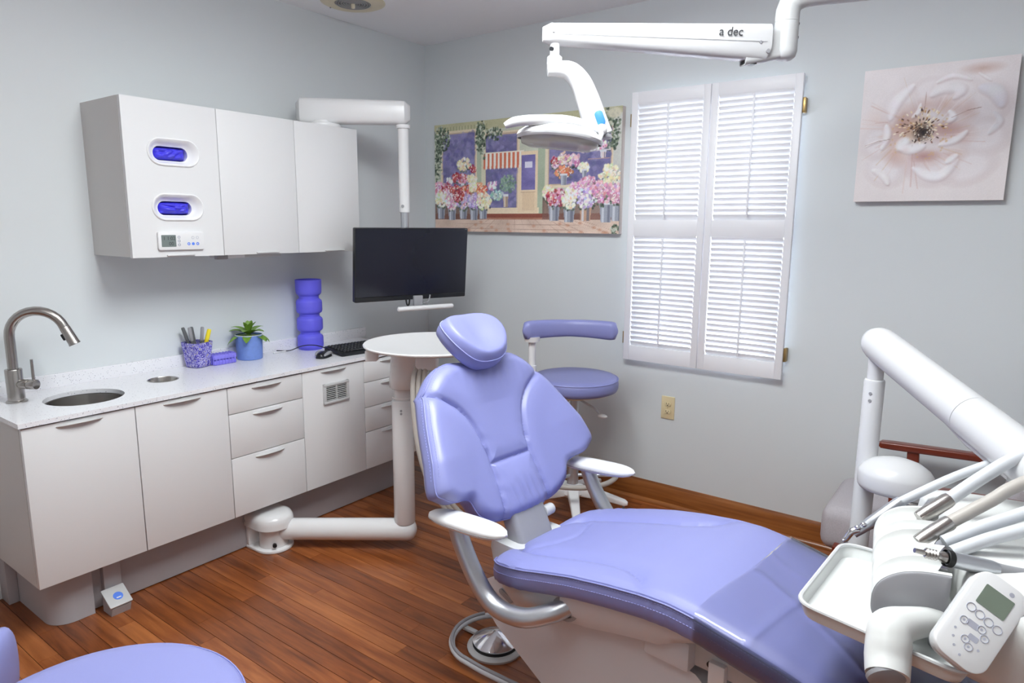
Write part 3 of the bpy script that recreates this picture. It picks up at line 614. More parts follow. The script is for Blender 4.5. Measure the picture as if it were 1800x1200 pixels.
MB().tube(pts, .0162, 20).build('spout', 'brushed_steel', t)
e = pts[-1]; dv = (pts[-1]-pts[-2]).normalized()
sh = MB().lathe([(.0165, 0), (.0172, .003), (.0182, .06), (.0195, .064), (.0195, .068), (0, .068)], e, dv, 24).build('spray_head', 'brushed_steel', t)
sx = Vector((0, 0, 1)).cross(dv).normalized(); outd = sx.cross(dv); outd = outd if outd.dot(sd) < 0 else -outd
MB().box(e+dv*.03+outd*.019, (.012, .012, .024), .003, basis((0, 0, 0), sx, outd, dv).to_3x3()).build('spray_button', 'black_plastic', sh)
hd = Vector((.86, .5, 0)).normalized(); hb = B0+Vector((0, 0, .066))
h = MB().cyl(hb+hd*.018, hb+hd*.052, .0175, .0175, 28, .001).cyl(hb+hd*.053, hb+hd*.084, .0175, .0175, 28, .002).build('valve', 'brushed_steel', t)
MB().tube([hb+hd*.074+Vector((0, 0, .014)), hb+hd*.074+Vector((0, 0, .09))], [.0052, .0046], 12).build('lever', 'brushed_steel', h)
# ------------------------------------------------------------------ upper cabinets
YU = [-1.915, -1.549, -1.182, -.82]; UZ0, UZ1, UX = 1.266, 1.847, .32
ul = ['white wall cabinet door with two blue glove dispenser openings', 'plain white wall cabinet in the middle of the row', 'plain white wall cabinet nearest the monitor arm']
GH = [(-1.730, 1.661), (-1.728, 1.456)]
def oblong(w, h, cx=0, cy=0, n=12): return rrect(w, h, h/2-.0005, n, cx, cy)
for i in range(3):
    y0, y1 = YU[i], YU[i+1]; t = thing('wall_cabinet', ul[i], 'cabinet', (.15, (y0+y1)/2, UZ0), 0, 'white wall cabinets above the worktop')
    c = MB().bb((0, y0+.0008, UZ0+.003), (UX-.020, y0+.018, UZ1)).bb((0, y1-.018, UZ0+.003), (UX-.020, y1-.0008, UZ1)).bb((0, y0+.018, UZ1-.018), (UX-.02, y1-.018, UZ1)).bb((0, y0+.018, UZ0+.003), (UX-.02, y1-.018, UZ0+.02)).bb((0, y0+.018, UZ0+.02), (.008, y1-.018, UZ1-.018))
    c.build('body', 'laminate_shaded', t)
    if i == 0:
        M = basis((UX-.018, 0, 0), (0, 1, 0), (0, 0, 1), (1, 0, 0))
        d = plate_holes([(y0+.0015, UZ0), (y1-.0015, UZ0), (y1-.0015, UZ1), (y0+.0015, UZ1)], [oblong(.188, .088, cy, cz_)[::-1] for cy, cz_ in GH], .018, M).build('door', 'laminate', t, ang=30)
    else: d = MB().bb((UX-.018, y0+.0015, UZ0), (UX, y1-.0015, UZ1), .0012).build('door', 'laminate', t)
    ym = (y0+y1)/2+(.02 if i else .0)
    MB().bb((UX-.004, ym-.055, UZ0+.004), (UX+.009, ym+.055, UZ0+.009), .002).build('handle', 'handle_steel', d)
    if i == 0:
        for k, (cy, cz_) in enumerate(GH):
            M = basis((UX, 0, 0), (0, 1, 0), (0, 0, 1), (1, 0, 0)); R = []
            for w, h, dx, dy, dz in ((.19, .09, -.02, 0, 0), (.203, .103, .0, 0, 0), (.203, .103, .003, 0, 0), (.196, .096, .0055, 0, 0), (.188, .088, .004, 0, 0), (.165, .072, -.012, -.001, -.002), (.142, .058, -.022, -.002, -.004), (.134, .053, -.023, -.002, -.004), (.132, .051, -.05, -.002, -.004)):
                R.append([M @ Vector((p[0], p[1], dx)) for p in oblong(w, h, cy+dy, cz_+dz)])
            bz = MB().rings(R, False, False).build('glove_bezel', 'white_plastic', d, ang=50)
t = bpy.data.objects['wall_cabinet']
# gloves bulging in the openings
rg = np.random.RandomState(4)
for k, (cy, cz_) in enumerate(GH):
    ph = rg.rand(8)*6.28
    def gl(u, v, cy=cy, cz_=cz_, ph=ph, k=k):
        a = (u-.5)*2; c = (v-.5)*2; y = cy-.005+a*.067; z = cz_-.006+c*.0245*(1-.12*a*a)
        w = abs(math.sin(4*a+1.5*c+ph[0]+1.2*math.sin(2*c+ph[4])))*.008+abs(math.sin(3*a-3.5*c+ph[1]+1.5*math.sin(3*a+ph[2])))*.007+abs(math.sin(8*a+3*c+ph[3]))*.002
        edge = max(0, 1-max(abs(a), abs(c))**4); return (UX-.050+.026*edge+w*edge+(.004*k)*edge, y+.003, z+.002)
    b = MB().grid(gl, 48, 22); o = b.build('glove_pack', 'glove', ang=180)
    tag(o, ['crumpled blue gloves in the upper dispenser opening', 'crumpled blue gloves in the lower dispenser opening'][k], 'gloves', 'blue gloves in the wall cabinet')
    bk = MB().bb((UX-.056, cy-.07, cz_-.032), (UX-.0535, cy+.066, cz_+.022)).build('box_face', 'glove', None); o2 = bk; o2.parent = o
# control panel on the first door
t = thing('control_panel', 'small white control panel with grey display on wall cabinet door', 'control panel', (UX, -1.73, 1.328))
PM_ = basis((UX+.0005, -1.7295, 1.328), (0, 1, 0), (0, 0, 1), (1, 0, 0))
MB().prism(rrect(.182, .070, .008), .012, PM_, .003).build('housing', 'white_plastic', t)
MB().prism(rrect(.056, .045, .002, 3, -.052, .0), .0006, PM_ @ Matrix.Translation((0, 0, .012))).build('display', 'lcd', t)
text('1 1:02', .019, PM_ @ Matrix.Translation((-.050, .009, .0127)), 'lcd_ink', 'display_digits', t, .0002); text('00', .019, PM_ @ Matrix.Translation((-.043, -.011, .0127)), 'lcd_ink', 'display_digits', t, .0002)
for k in range(3): MB().lathe([(.0035, 0), (.0052, 0), (.0052, .0015), (.0035, .0015)], PM_ @ Vector((-.012, .014-.0145*k, .012)), (1, 0, 0), 18).build('button', 'print_grey', t)
for k in range(3): MB().lathe([(.0028, 0), (.0058, 0), (.0058, .0008), (.0028, .0008)] if k != 1 else [(0, .0008), (.0058, .0008), (.0058, 0)], PM_ @ Vector((.026+.018*k, -.012, .012)), (1, 0, 0), 20).build('symbol', 'button_blue', t)
for k in range(2): MB().lathe([(.0045, 0), (.0056, 0), (.0056, .0005), (.0045, .0005)], PM_ @ Vector((.044+.018*k, .012, .012)), (1, 0, 0), 20).build('symbol', 'print_grey', t)
# under-cabinet light
t = thing('under_cabinet_light', 'slim grey lamp housing under the middle wall cabinet', 'light fixture', (.2, -1.38, 1.266))
MB().bb((.175, -1.535, 1.248), (.23, -1.215, 1.2655), .004).build('housing', 'grey_plastic', t); MB().bb((.24, -1.55, 1.246), (.265, -1.50, 1.2655), .003).build('driver_box', 'mid_grey_plastic', t); MB().bb((.24, -1.50, 1.25), (.262, -1.42, 1.2655), .002).build('end_block', 'white_plastic', t)
# ================================================================== things on the worktop
# pencil cup: square tapered tumbler with purple speckles, pens in it
def cup_():
    cx, cy = .072, -1.56; t = thing('pencil_cup', 'clear tumbler with purple marbled pattern holding pens', 'cup', (cx, cy, ZC))
    q = Matrix.Rotation(.25, 2); R = []
    for w, z, r_ in ((.070, 0, .02), (.082, .004, .02), (.086, .03, .018), (.094, .075, .017), (.100, .112, .016), (.096, .112, .016), (.082, .03, .016), (.076, .008, .016)):
        R.append([Vector((*(q @ Vector(p)), z))+Vector((cx, cy, ZC)) for p in rrect(w, w, r_, 6)])
    o = MB().rings(R, True, True).build('tumbler', 'speckled_cup', t, ang=60)
    me = o.data; rs = np.random.RandomState(2)
    return t
def cup_material():
    m = MATS['speckled_cup']; nt, b = nodes(m); N = nt.nodes.new; L = nt.links.new
    for n in [n for n in nt.nodes if n.bl_idname == 'ShaderNodeVertexColor']: nt.nodes.remove(n)
    tc = N('ShaderNodeTexCoord'); v = N('ShaderNodeTexNoise'); v.inputs['Scale'].default_value = 85; v.inputs['Detail'].default_value = 2; v.inputs['Distortion'].default_value = 1.5
    rp = N('ShaderNodeValToRGB'); rp.color_ramp.interpolation = 'CONSTANT'; e = rp.color_ramp.elements; e[0].position = 0; e[0].color = srgb(70, 62, 150)
    e[1].position = .43; e[1].color = srgb(124, 116, 208)
    for p, c in ((.52, (206, 204, 226)), (.58, (96, 88, 190)), (.66, (186, 176, 120))): x = e.new(p); x.color = srgb(*c)
    L(tc.outputs['Object'], v.inputs['Vector']); L(v.outputs['Fac'], rp.inputs['Fac']); L(rp.outputs['Color'], b.inputs['Base Color'])
cup_(); cup_material()
pens = [((-.025, -.012), (-.050, -.035), 'grey marker leaning furthest left in the tumbler'), ((-.012, .010), (-.034, -.008), 'grey marker second from left in the tumbler'), ((.004, -.016), (-.016, -.020), 'grey marker leaning left near the tumbler middle'), ((.016, .014), (.024, .018), 'grey marker leaning right behind the yellow pen')]
for (a, b_), (c, d), lb in pens:
    p0 = Vector((.072+a*.5, -1.56+b_*.5, ZC+.018)); p1 = Vector((.072+c*.6, -1.56+d*1.25, ZC+.178)); ax = p1-p0; L_ = ax.length
    t = thing('marker_pen', lb, 'pen', p0, 0, 'pens in the tumbler')
    MB().lathe([(0, 0), (.0055, 0), (.0065, .004), (.0065, L_*.62)], p0, ax, 14).build('barrel', 'pen_grey', t)
    MB().lathe([(.0072, L_*.62), (.0076, L_*.64), (.0076, L_-.006), (.006, L_-.001), (0, L_)], p0, ax, 14).build('cap', 'mid_grey_plastic' if a > 0 else 'pen_grey', t)
p0 = Vector((.085, -1.553, ZC+.02)); p1 = Vector((.098, -1.512, ZC+.165)); ax = p1-p0; L_ = ax.length
t = thing('marker_pen', 'bright yellow highlighter on the right side of the tumbler', 'pen', p0, 0, 'pens in the tumbler')
MB().lathe([(0, 0), (.007, 0), (.008, .005), (.008, L_*.6)], p0, ax, 14).build('barrel', 'yellow', t); MB().lathe([(.0086, L_*.6), (.009, L_*.62), (.009, L_-.006), (.007, L_), (0, L_)], p0, ax, 14).build('cap', 'yellow', t)
# lattice box
t = thing('lattice_box', 'small purple lattice box beside the blue plant pot', 'box', (.09, -1.458, ZC))
MB().bb((.064, -1.512, ZC), (.122, -1.404, ZC+.022), .006, 3).build('body', 'block_purple', t); MB().bb((.062, -1.514, ZC+.024), (.124, -1.402, ZC+.047), .007, 3).build('lid', 'block_purple', t)
for k in range(7):
    y = -1.503+k*.015; MB().bb((.120, y-.002, ZC+.001), (.1245, y+.002, ZC+.045), .001).build('rib', 'block_purple', t)
for k in range(4): MB().bb((.066+k*.0155, -1.5155, ZC+.002), (.070+k*.0155, -1.5115, ZC+.044), .001).build('rib', 'block_purple', t)
for k in range(7): MB().bb((.068, -1.505+k*.0155, ZC+.046), (.118, -1.501+k*.0155, ZC+.0495), .001).build('lid_slat', 'block_purple', t)
# plant
cx, cy = .088, -1.315; t = thing('potted_plant', 'green leafy succulent in a blue woven-texture pot', 'plant', (cx, cy, ZC)); P0 = Vector((cx, cy, ZC))
MB().lathe([(0, 0), (.054, 0), (.057, .003), (.058, .03), (.061, .112), (.0615, .116), (.0585, .116), (.056, .098), (0, .098)], P0, (0, 0, 1), 48).build('pot', 'pot_blue', t)
MB().lathe([(.0585, .1165), (.0617, .1165), (.062, .1145)], P0, (0, 0, 1), 48).build('pot_rim', 'white_plastic', t)
MB().lathe([(.056, .098), (.03, .104), (0, .107)], P0, (0, 0, 1), 24).build('soil', 'soil', t)
rl = random.Random(5)
for k in range(22):
    ring = 0 if k < 7 else (1 if k < 15 else 2); a = k*2.4+rl.random()*.3; L_ = (.05, .082, .098)[ring]*(.9+.2*rl.random()); el = math.radians((72, 44, 18)[ring]+rl.uniform(-8, 8)); wd = (.016, .021, .021)[ring]
    b = MB(); R = []; dr = Vector((math.cos(a), math.sin(a), 0)); sd_ = Vector((-math.sin(a), math.cos(a), 0)); n = 9
    pos = P0+Vector((0, 0, .106+.012*(2-ring)))+dr*.004; e_ = el
    for i in range(n+1):
        tt = i/n; w = wd*(math.sin(PI*min(1, tt*.93+.06)))**.75+.0004; th = .0028*(1-tt)+.0006; up = Vector((0, 0, 1))*math.cos(e_)-dr*math.sin(e_)
        R.append([pos-sd_*w+up*.0035*w/wd, pos-up*th, pos+sd_*w+up*.0035*w/wd, pos+up*th*.6])
        pos = pos+(dr*math.cos(e_)+Vector((0, 0, math.sin(e_))))*(L_/n); e_ -= math.radians((3, 6.5, 8)[ring])
    b.rings(R).build('leaf', 'green_leaf', t, ang=70)
MB().cyl(P0+Vector((0, 0, .10)), P0+Vector((0, 0, .128)), .012, .008, 12).build('stem', 'green_leaf', t)
# vase of four stacked drums
cx, cy = .098, -.975; prof = [(0, 0)]
for k in range(4):
    z = k*.0905; prof += [(.056 if k == 0 else .049, z+.0), (.0605, z+.008), (.063, z+.013), (.0640, z+.02), (.0640, z+.060), (.0615, z+.068), (.052, z+.0755), (.049, z+.079), (.049, z+.086)] if k < 3 else [(.049, z), (.0585, z+.009), (.0625, z+.016), (.0635, z+.03), (.0645, z+.082), (.060, z+.083), (.057, z+.06), (0, z+.02)]
o = MB().lathe(prof, (cx, cy, ZC), (0, 0, 1), 48).build('ribbed_vase', 'vase_blue', ang=35); tag(o, 'tall violet blue vase of four stacked rounded drums', 'vase')
# mouse with cord
mp = Vector((.332, -1.078, ZC)); md = Vector((-.42, .9, 0)).normalized(); msd = Vector((-md.y, md.x, 0))
t = thing('computer_mouse', 'black computer mouse with grey sides and black cord', 'mouse', mp)
def mouse(w, h, l, z0, dz=0):
    R = []
    for i in range(13):
        a = PI*i/12; x = -math.cos(a)*l; q = max(.05, math.sin(a))**.55; hh = h*q*(1-.25*(i/12)); R.append([mp+md*x+msd*(w*q*math.cos(b_))+Vector((0, 0, z0+max(0, math.sin(b_))**.8*hh)) for b_ in [2*PI*k/24 for k in range(24)]])
    return MB().rings(R)
mouse(.029, .034, .052, .001).build('body', 'black_plastic', t)
for s_ in (-1, 1): MB().tube([mp+md*(-.04+.013*k)+msd*s_*(.022+.006*math.sin(PI*k/6))+Vector((0, 0, .015+.008*math.sin(PI*k/6))) for k in range(7)], [.004, .007, .008, .008, .008, .007, .003], 10).build('side_grip', 'mid_grey_plastic', t)
MB().cyl(mp+md*.028-msd*.004+Vector((0, 0, .030)), mp+md*.028+msd*.004+Vector((0, 0, .030)), .008, n=16).build('wheel', 'black_rubber', t)
MB().tube([mp+md*.05+Vector((0, 0, .012)), mp+md*.07+Vector((-.01, 0, .022)), Vector((.20, -1.02, ZC+.034)), Vector((.14, -1.055, ZC+.03)), Vector((.095, -1.10, ZC+.008)), Vector((.03, -1.13, ZC+.004))], .0024, 8, smooth=8).build('cord', 'black_rubber', t)
# keyboard
kx = Vector((.13, .99, 0)).normalized(); ky = Vector((.978, -.128, -.13)).normalized(); ko = Vector((.232, -1.0, ZC+.030)); kz = kx.cross(ky); kz = kz if kz.z > 0 else -kz
t = thing('keyboard', 'black computer keyboard lying at the right end of the worktop', 'keyboard', (.34, -.8, ZC)); KM = basis(ko, kx, ky, kz)
if KM.determinant() < 0: print('kb left-handed')
R = [[KM @ Vector((p[0]+.2, p[1]+.085, z)) for p in rrect(.4*s_, .17*s_, .01, 3)] for z, s_ in ((-.014, .97), (-.008, 1), (-.002, 1), (.0, .985))]
MB().rings(R).build('case', 'black_plastic', t)
b = MB().rings([[Vector((p[0], p[1], z)) for p in rrect(w, w, .002, 2)] for w, z in ((.0165, 0), (.016, .003), (.0125, .0075))]); km = bpy.data.meshes.new('key'); km.from_pydata(b.v, [], b.f); km.update(); km.materials.append(MATS['black_plastic'])
for j in range(6):
    for i in range(20):
        if j == 5 and 4 <= i <= 8: continue
        o = bpy.data.objects.new('key', km); COL.objects.link(o); o.parent = t; o.matrix_local = wm(t).inverted() @ KM @ Matrix.Translation((.02+i*.019+(.004*j if i < 14 else .004), .022+j*.0205+(.004 if j else 0), .0))
MB().prism(rrect(.092, .016, .002, 2, .132, .129), .006, KM).build('space_bar', 'black_plastic', t)
MB().cyl(ko-kx*.004+ky*.03+Vector((0, 0, -.03)), ko-kx*.004+ky*.03+Vector((0, 0, -.004)), .008, n=12).build('foot', 'black_plastic', t)
# thin white rod by the cord
o = MB().tube([Vector((.075, -1.18, ZC+.004)), Vector((.078, -1.09, ZC+.004))], [.0035, .0025], 10).build('white_rod', 'white_plastic'); tag(o, 'thin white rod lying by the splashback near the mouse cord', 'pen')
# ================================================================== dental chair (local frame: x towards the feet, y to the patient's left, z up)
CO, CA = Vector((1.85, -1.485, 0)), math.radians(-6)
chair = thing('dental_chair', 'violet blue leather dental chair with white shell and grey arm tubes', 'dental chair', CO, CA)
cp = lambda b, name, m, par=None, ang=40: b.build(name, m, par or chair, False, ang)
TH_ = math.radians(26.5); ST, CT = math.sin(TH_), math.cos(TH_)
def bk(v, s, d, u0=-.02): return (u0-s*ST+d*CT, v, .55+s*CT+d*ST)
def segd(px, py, pts):
    D = np.full(px.shape, 9.)
    for (x0, y0), (x1, y1) in zip(pts, pts[1:]):
        ex, ey = x1-x0, y1-y0; t = np.clip(((px-x0)*ex+(py-y0)*ey)/(ex*ex+ey*ey+1e-12), 0, 1); D = np.minimum(D, np.hypot(px-x0-t*ex, py-y0-t*ey))
    return D
half = [(.0, -.018), (.06, -.016), (.115, -.008), (.163, .006), (.203, .034), (.222, .074), (.245, .088), (.30, .094), (.338, .114), (.354, .134), (.338, .20), (.316, .262), (.294, .32), (.264, .385), (.228, .432), (.188, .466), (.14, .486), (.08, .482), (.0, .474)]
full = half[:-1]+[(-x, y) for x, y in half[::-1]][:-1]
OUT = catmull([(x, y, 0) for x, y in full], 7, True); OX = np.array([p.x for p in OUT]); OY = np.array([p.y for p in OUT]); CX, CY = 0., .235
seam = [(.285, .425), (.245, .404), (.205, .382), (.16, .352), (.122, .305), (.102, .25), (.093, .205), (.090, .158), (.093, .08), (.10, .0), (.102, -.02)]
seam = [(p.x, p.y) for p in catmull([(x, y, 0) for x, y in seam], 4)]; hseam = [(-.09, .158), (.09, .158)]
def back_depth(X, Y, t):
    av = np.abs(X); w = np.clip((av-.13)/.22, 0, 1); w = w*w*(3-2*w); d = .052*w*np.clip((.46-Y)/.25, 0, 1)
    d += -.014*np.exp(-((av)/.10)**2)*np.clip((.44-Y)/.1, 0, 1)*np.clip((Y-.02)/.1, 0, 1)        # hollow for the spine
    d += .012*np.exp(-((Y-.09)/.06)**2)*np.exp(-(av/.09)**2)
    ds = np.minimum(segd(X, Y, seam), segd(X, Y, [(-x, y) for x, y in seam])); dh = segd(X, Y, hseam); dm = np.minimum(ds, dh)
    d -= .011*np.exp(-(dm/.0065)**2)+.008*np.exp(-(dm/.026)**2)
    d += .0008*np.sin(Y*150+X*60)*np.exp(-(ds/.03)**2)*np.clip((.36-Y)/.1, 0, 1)*(av < .1) + .0014*np.sin(X*170+.5)*np.exp(-((Y-.43)/.05)**2)*np.exp(-(av/.14)**2) + .002*np.sin(X*210+Y*30)*np.exp(-((Y-.03)/.045)**2)*(av < .1)
    e = np.clip((t-.86)/.14, 0, 1); d -= .026*e**2.6
    return d
NR = 64; tt = np.linspace(0.02, 1, NR)**.8; R = []
for t in tt:
    X = CX+(OX-CX)*t; Y = CY+(OY-CY)*t; D = back_depth(X, Y, np.full(X.shape, t)); R.append([bk(x, y, d) for x, y, d in zip(X, Y, D)])
Xe, Ye = OX, OY; De = back_depth(Xe, Ye, np.ones(Xe.shape)); eps = .004
for off, gx in ((.006, 1.006), (.014, 1.010), (.032, 1.012), (.046, 1.004), (.052, .97)):
    X = CX+(OX-CX)*gx; Y = CY+(OY-CY)*gx; R.append([bk(x, y, d-off) for x, y, d in zip(X, Y, De)])
bc = cp(MB().rings(R, True, True), 'backrest', 'leather', None, 70)
# edge piping and stitches
cp(MB().tube([bk(CX+(x-CX)*1.003, CY+(y-CY)*1.003, d-.002) for x, y, d in zip(Xe, Ye, De)], .0026, 6, closed=True), 'piping', 'leather', bc, 80)
def stitches(pts, n_out, step=.009, ln=.0055, r=.0008):
    b = MB(); acc = 0.
    for a, c in zip(pts, pts[1:]):
        a, c = Vector(a), Vector(c); L = (c-a).length
        if L < 1e-6: continue
        while acc < L:
            p = a+(c-a)*(acc/L); q = p+(c-a).normalized()*ln; b.tube([p, q], r, 4); acc += step
        acc -= L
    return b
i0, i1 = len(OUT)*56//100, len(OUT)*74//100
sp = [bk(CX+(OX[i]-CX)*.975, CY+(OY[i]-CY)*.975, De[i]+.0105) for i in range(i0, i1)]; sp2 = [bk(CX+(OX[i]-CX)*1.012, CY+(OY[i]-CY)*1.012, De[i]-.012) for i in range(i0, i1)]
for q in (sp, sp2): o = cp(stitches(q, 0), 'stitching', 'stitch', bc); o['kind'] = 'stuff'
# white back shell
R = []
for off, gx in ((.050, .93), (.056, .955), (.066, .95), (.085, .86), (.10, .66), (.105, .3)):
    X = CX+(OX-CX)*gx; Y = CY+(OY-CY)*gx; R.append([bk(x, y, d*.8-off) for x, y, d in zip(X, Y, De)])
cp(MB().rings(R), 'back_shell', 'white_plastic', None, 60)
# back support column, hinge knobs
cp(MB().rings([[(a, b_, w) for a, b_ in rrect(.07, .15, .02, 4, u, 0)] for u, w in ((-.10, .62), (-.07, .55), (-.03, .47), (.0, .40))]), 'back_support', 'mid_grey_plastic')
for s in (1,): cp(MB().cyl((-.03, s*.07, .50), (-.03, s*.112, .50), .019, .018, 20, .003), 'hinge_knob', 'grey_plastic')
# headrest: tilted oval pad on a chrome bar
hb = Vector(bk(-.012, .560, .030)); ht = TH_+math.radians(27); hu = Vector((-math.sin(ht), 0, math.cos(ht))); hn = Vector((math.cos(ht), 0, math.sin(ht))); hv = Vector((0, 1, 0))
ho = [(p.x, p.y) for p in catmull([(-.062, -.088, 0), (0, -.098, 0), (.062, -.088, 0), (.102, -.045, 0), (.118, .01, 0), (.105, .062, 0), (.06, .092, 0), (0, .098, 0), (-.06, .092, 0), (-.105, .062, 0), (-.118, .01, 0), (-.102, -.045, 0)], 8, True)]
def hp(x, y, d): return hb+hv*x+hu*y+hn*d
R = []
for t in np.linspace(.03, 1, 26)**.8:
    R.append([hp(x*t, y*t, .014*(1-(y*t/.1)**2)*.6-.016*math.exp(-((x*t)/.05)**2)*math.exp(-((y*t+.01)/.07)**2)+.012*(abs(x*t)/.1)**2-.030*max(0, (t-.8)/.2)**2.4) for x, y in ho])
top = R[-1]
for off, g in ((.008, 1.012), (.022, 1.02), (.038, 1.0), (.05, .9), (.055, .6)): R.append([hp(x*g, y*g, .014*(1-(y/.1)**2)*.6+.012*(abs(x)/.1)**2-.030-off) for x, y in ho])
hr = cp(MB().rings(R), 'headrest', 'leather', None, 70)
cp(MB().tube([hp(x*1.008, y*1.008, .014*(1-(y/.1)**2)*.6+.012*(abs(x)/.1)**2-.0325) for x, y in ho], .0018, 6, closed=True), 'piping', 'stitch', hr, 80)
cp(MB().tube([hp(0, -.02, -.06), bk(0, .52, -.085), bk(0, .40, -.095)], .014, 12), 'glide_bar', 'chrome', hr)
# ------------------------------------------------------------------ seat and leg rest
KU = [-.015, .0, .03, .07, .13, .18, .25, .33, .43, .53, .60, .66, .72, .78, .84, .91, .98, 1.05, 1.11, 1.16, 1.185]
KZ = [.455, .468, .485, .497, .513, .526, .546, .566, .584, .597, .600, .594, .582, .570, .556, .536, .508, .468, .43, .398, .384]
KH = [.10, .165, .215, .243, .258, .262, .264, .264, .264, .262, .260, .258, .256, .254, .250, .245, .238, .228, .212, .18, .12]
def it(x, xs, ys): return float(np.interp(x, xs, ys))
def smooth_tab(xs, ys, n=161):
    U = np.linspace(xs[0], xs[-1], n*3); Y = np.interp(U, xs, ys); k = np.hanning(21); k /= k.sum(); Yp = np.pad(Y, 10, mode='reflect', reflect_type='odd'); return U, np.convolve(Yp, k, 'valid')
TU, TZ = smooth_tab(KU, KZ); TUh, THh = smooth_tab(KU, KH)
zt = lambda u: float(np.interp(u, TU, TZ)); hwf = lambda u: float(np.interp(u, KU, KH)) if u < .05 or u > 1.1 else float(np.interp(u, TUh, THh))
seatseam = [(.02, -.085), (.07, -.135), (.14, -.150), (.30, -.155), (.42, -.165), (.485, -.195), (.515, -.235), (.525, -.268)]
seatseam = [(p.x, p.y) for p in catmull([(x, y, 0) for x, y in seatseam], 4)]; rear_v = [(.02, -.10), (.075, -.13), (.13, -.09), (.16, 0.), (.13, .09), (.075, .13), (.02, .10)]
NC = 48
def seat_ring(u, grow=0., top_only=False):
    hw = hwf(u)+grow; z0 = zt(u)+grow; q = []; cs = np.linspace(-1, 1, NC+1)
    vv = hw*cs; zz = z0-.012*(1-cs**2)*np.clip((.62-u)/.3, 0, 1)+.006*(1-cs**2)*np.clip((u-.6)/.2, 0, 1)-.014*np.abs(cs)**9
    if not grow:
        uu = np.full(vv.shape, u); dm = np.minimum(segd(uu, vv, seatseam), segd(uu, vv, [(a, -b_) for a, b_ in seatseam]))
        dv = segd(uu, vv, rear_v); fe = np.clip((hw-np.abs(vv))/.07, 0, 1)**.7; zz = zz-fe*(.010*np.exp(-(dm/.007)**2)+.010*np.exp(-(dm/.026)**2))-.005*np.exp(-(dv/.006)**2)-.003*np.exp(-(dv/.02)**2)
        zz += .0016*np.sin(vv*190+u*120)*np.exp(-((u-.13)/.05)**2)*(np.abs(vv) > .1)
        zz -= .0035*np.exp(-((np.abs(vv)-(hw-.010))/.0035)**2)
        ent = np.clip((.05-u)/.06, 0, 1); zz -= .012*ent
    q = [(u, float(v), float(z)) for v, z in zip(vv, zz)]
    ze = float(zz[-1])
    side = [(.003, -.010), (.006, -.026), (.005, -.045), (.0, -.060), (-.014, -.070)]
    rp = .0007*math.sin(u*220)*(1 if (not grow and .53 < u < .75) else 0)
    q += [(u, hw+a+rp, ze+b_) for a, b_ in side]+[(u, 0, ze-.072)]+[(u, -hw-a-rp, ze+b_) for a, b_ in side[::-1]]
    return q
us = np.concatenate([np.linspace(-.015, .06, 16), np.linspace(.065, 1.09, 170), np.linspace(1.095, 1.185, 18)])
st = cp(MB().rings([seat_ring(float(u)) for u in us]), 'seat', 'leather', None, 60)
for s in (-1, 1):
    pe = [(u, s*(hwf(u)+.0035), zt(u)-.0185) for u in np.linspace(.01, 1.17, 120)]
    cp(MB().tube(pe, .0022, 6), 'piping', 'leather', st, 80)
    for dv, dz in ((.004, -.010), (.0065, -.026)):
        o = cp(stitches([(u, s*(hwf(u)+dv), zt(u)-.014+dz) for u in np.linspace(.03, 1.16, 120)], 0, .008, .0048, .0007), 'stitching', 'stitch', st); o['kind'] = 'stuff'
# clear plastic toe cover
rf = random.Random(9)
R = []
for i, u in enumerate(np.linspace(.672, 1.192, 70)):
    u = float(u); q = seat_ring(min(u, 1.184), .0045); w = []
    for k, (a, v, z) in enumerate(q):
        z += (.0006*math.sin(v*38+u*21+1.3*math.sin(u*17))+.0045*math.exp(-((v-(-.01-.42*(u-.70)))/.007)**2)+.003*math.exp(-((v-(.10-.25*(u-.70)+.02*math.sin(u*23)))/.006)**2)+.0025*math.exp(-((u-.80-.12*v)/.006)**2)*(1 if v < -.02 else 0)) if k <= NC else 0
        if i == 0: a += .012*math.sin(v*9+.6)
        w.append((u if i else a, v, z))
    R.append(w)
tc_ = MB().rings(R, False, True).build('toe_cover', 'clear_film', None, False, 60); tc_.location = CO; tc_.rotation_euler = (0, 0, CA); WM[tc_.name] = wm(chair); tag(tc_, 'clear plastic cover stretched over the foot end of the dental chair', 'plastic cover')
# white seat shell
def shell_ring(u, dz, inset):
    hw = hwf(u)-inset; z = zt(u)-.075; return [(u, v, w) for v, w in ((-hw, z), (-hw+.004, z-dz*.5), (-hw+.03, z-dz), (hw-.03, z-dz), (hw-.004, z-dz*.5), (hw, z))]
R = [shell_ring(float(u), dz, .022) for u, dz in zip(np.linspace(.02, .66, 24), np.interp(np.linspace(.02, .66, 24), [0, .1, .35, .55, .66], [.045, .085, .10, .085, .03]))]
cp(MB().rings(R), 'seat_shell', 'base_white', None, 45)
cp(MB().bb((.50, -.19, .385), (.62, .19, .46), .008), 'shell_step', 'base_white'); cp(MB().bb((.60, -.16, .39), (.78, .16, .455), .01), 'leg_bracket', 'grey_plastic'); cp(MB().bb((.66, -.175, .36), (.70, -.155, .43), .004), 'bracket_tab', 'white_plastic')
cp(MB().tube([(.64, -.14, .452), (.9, -.15, .44), (1.1, -.13, .36)], .012, 10), 'leg_rail', 'mid_grey_plastic'); cp(MB().tube([(.64, .14, .452), (.9, .15, .44), (1.1, .13, .36)], .012, 10), 'leg_rail', 'mid_grey_plastic')
cp(MB().cyl((.66, -.135, .415), (.66, -.165, .415), .008, n=14), 'bolt', 'black_plastic')
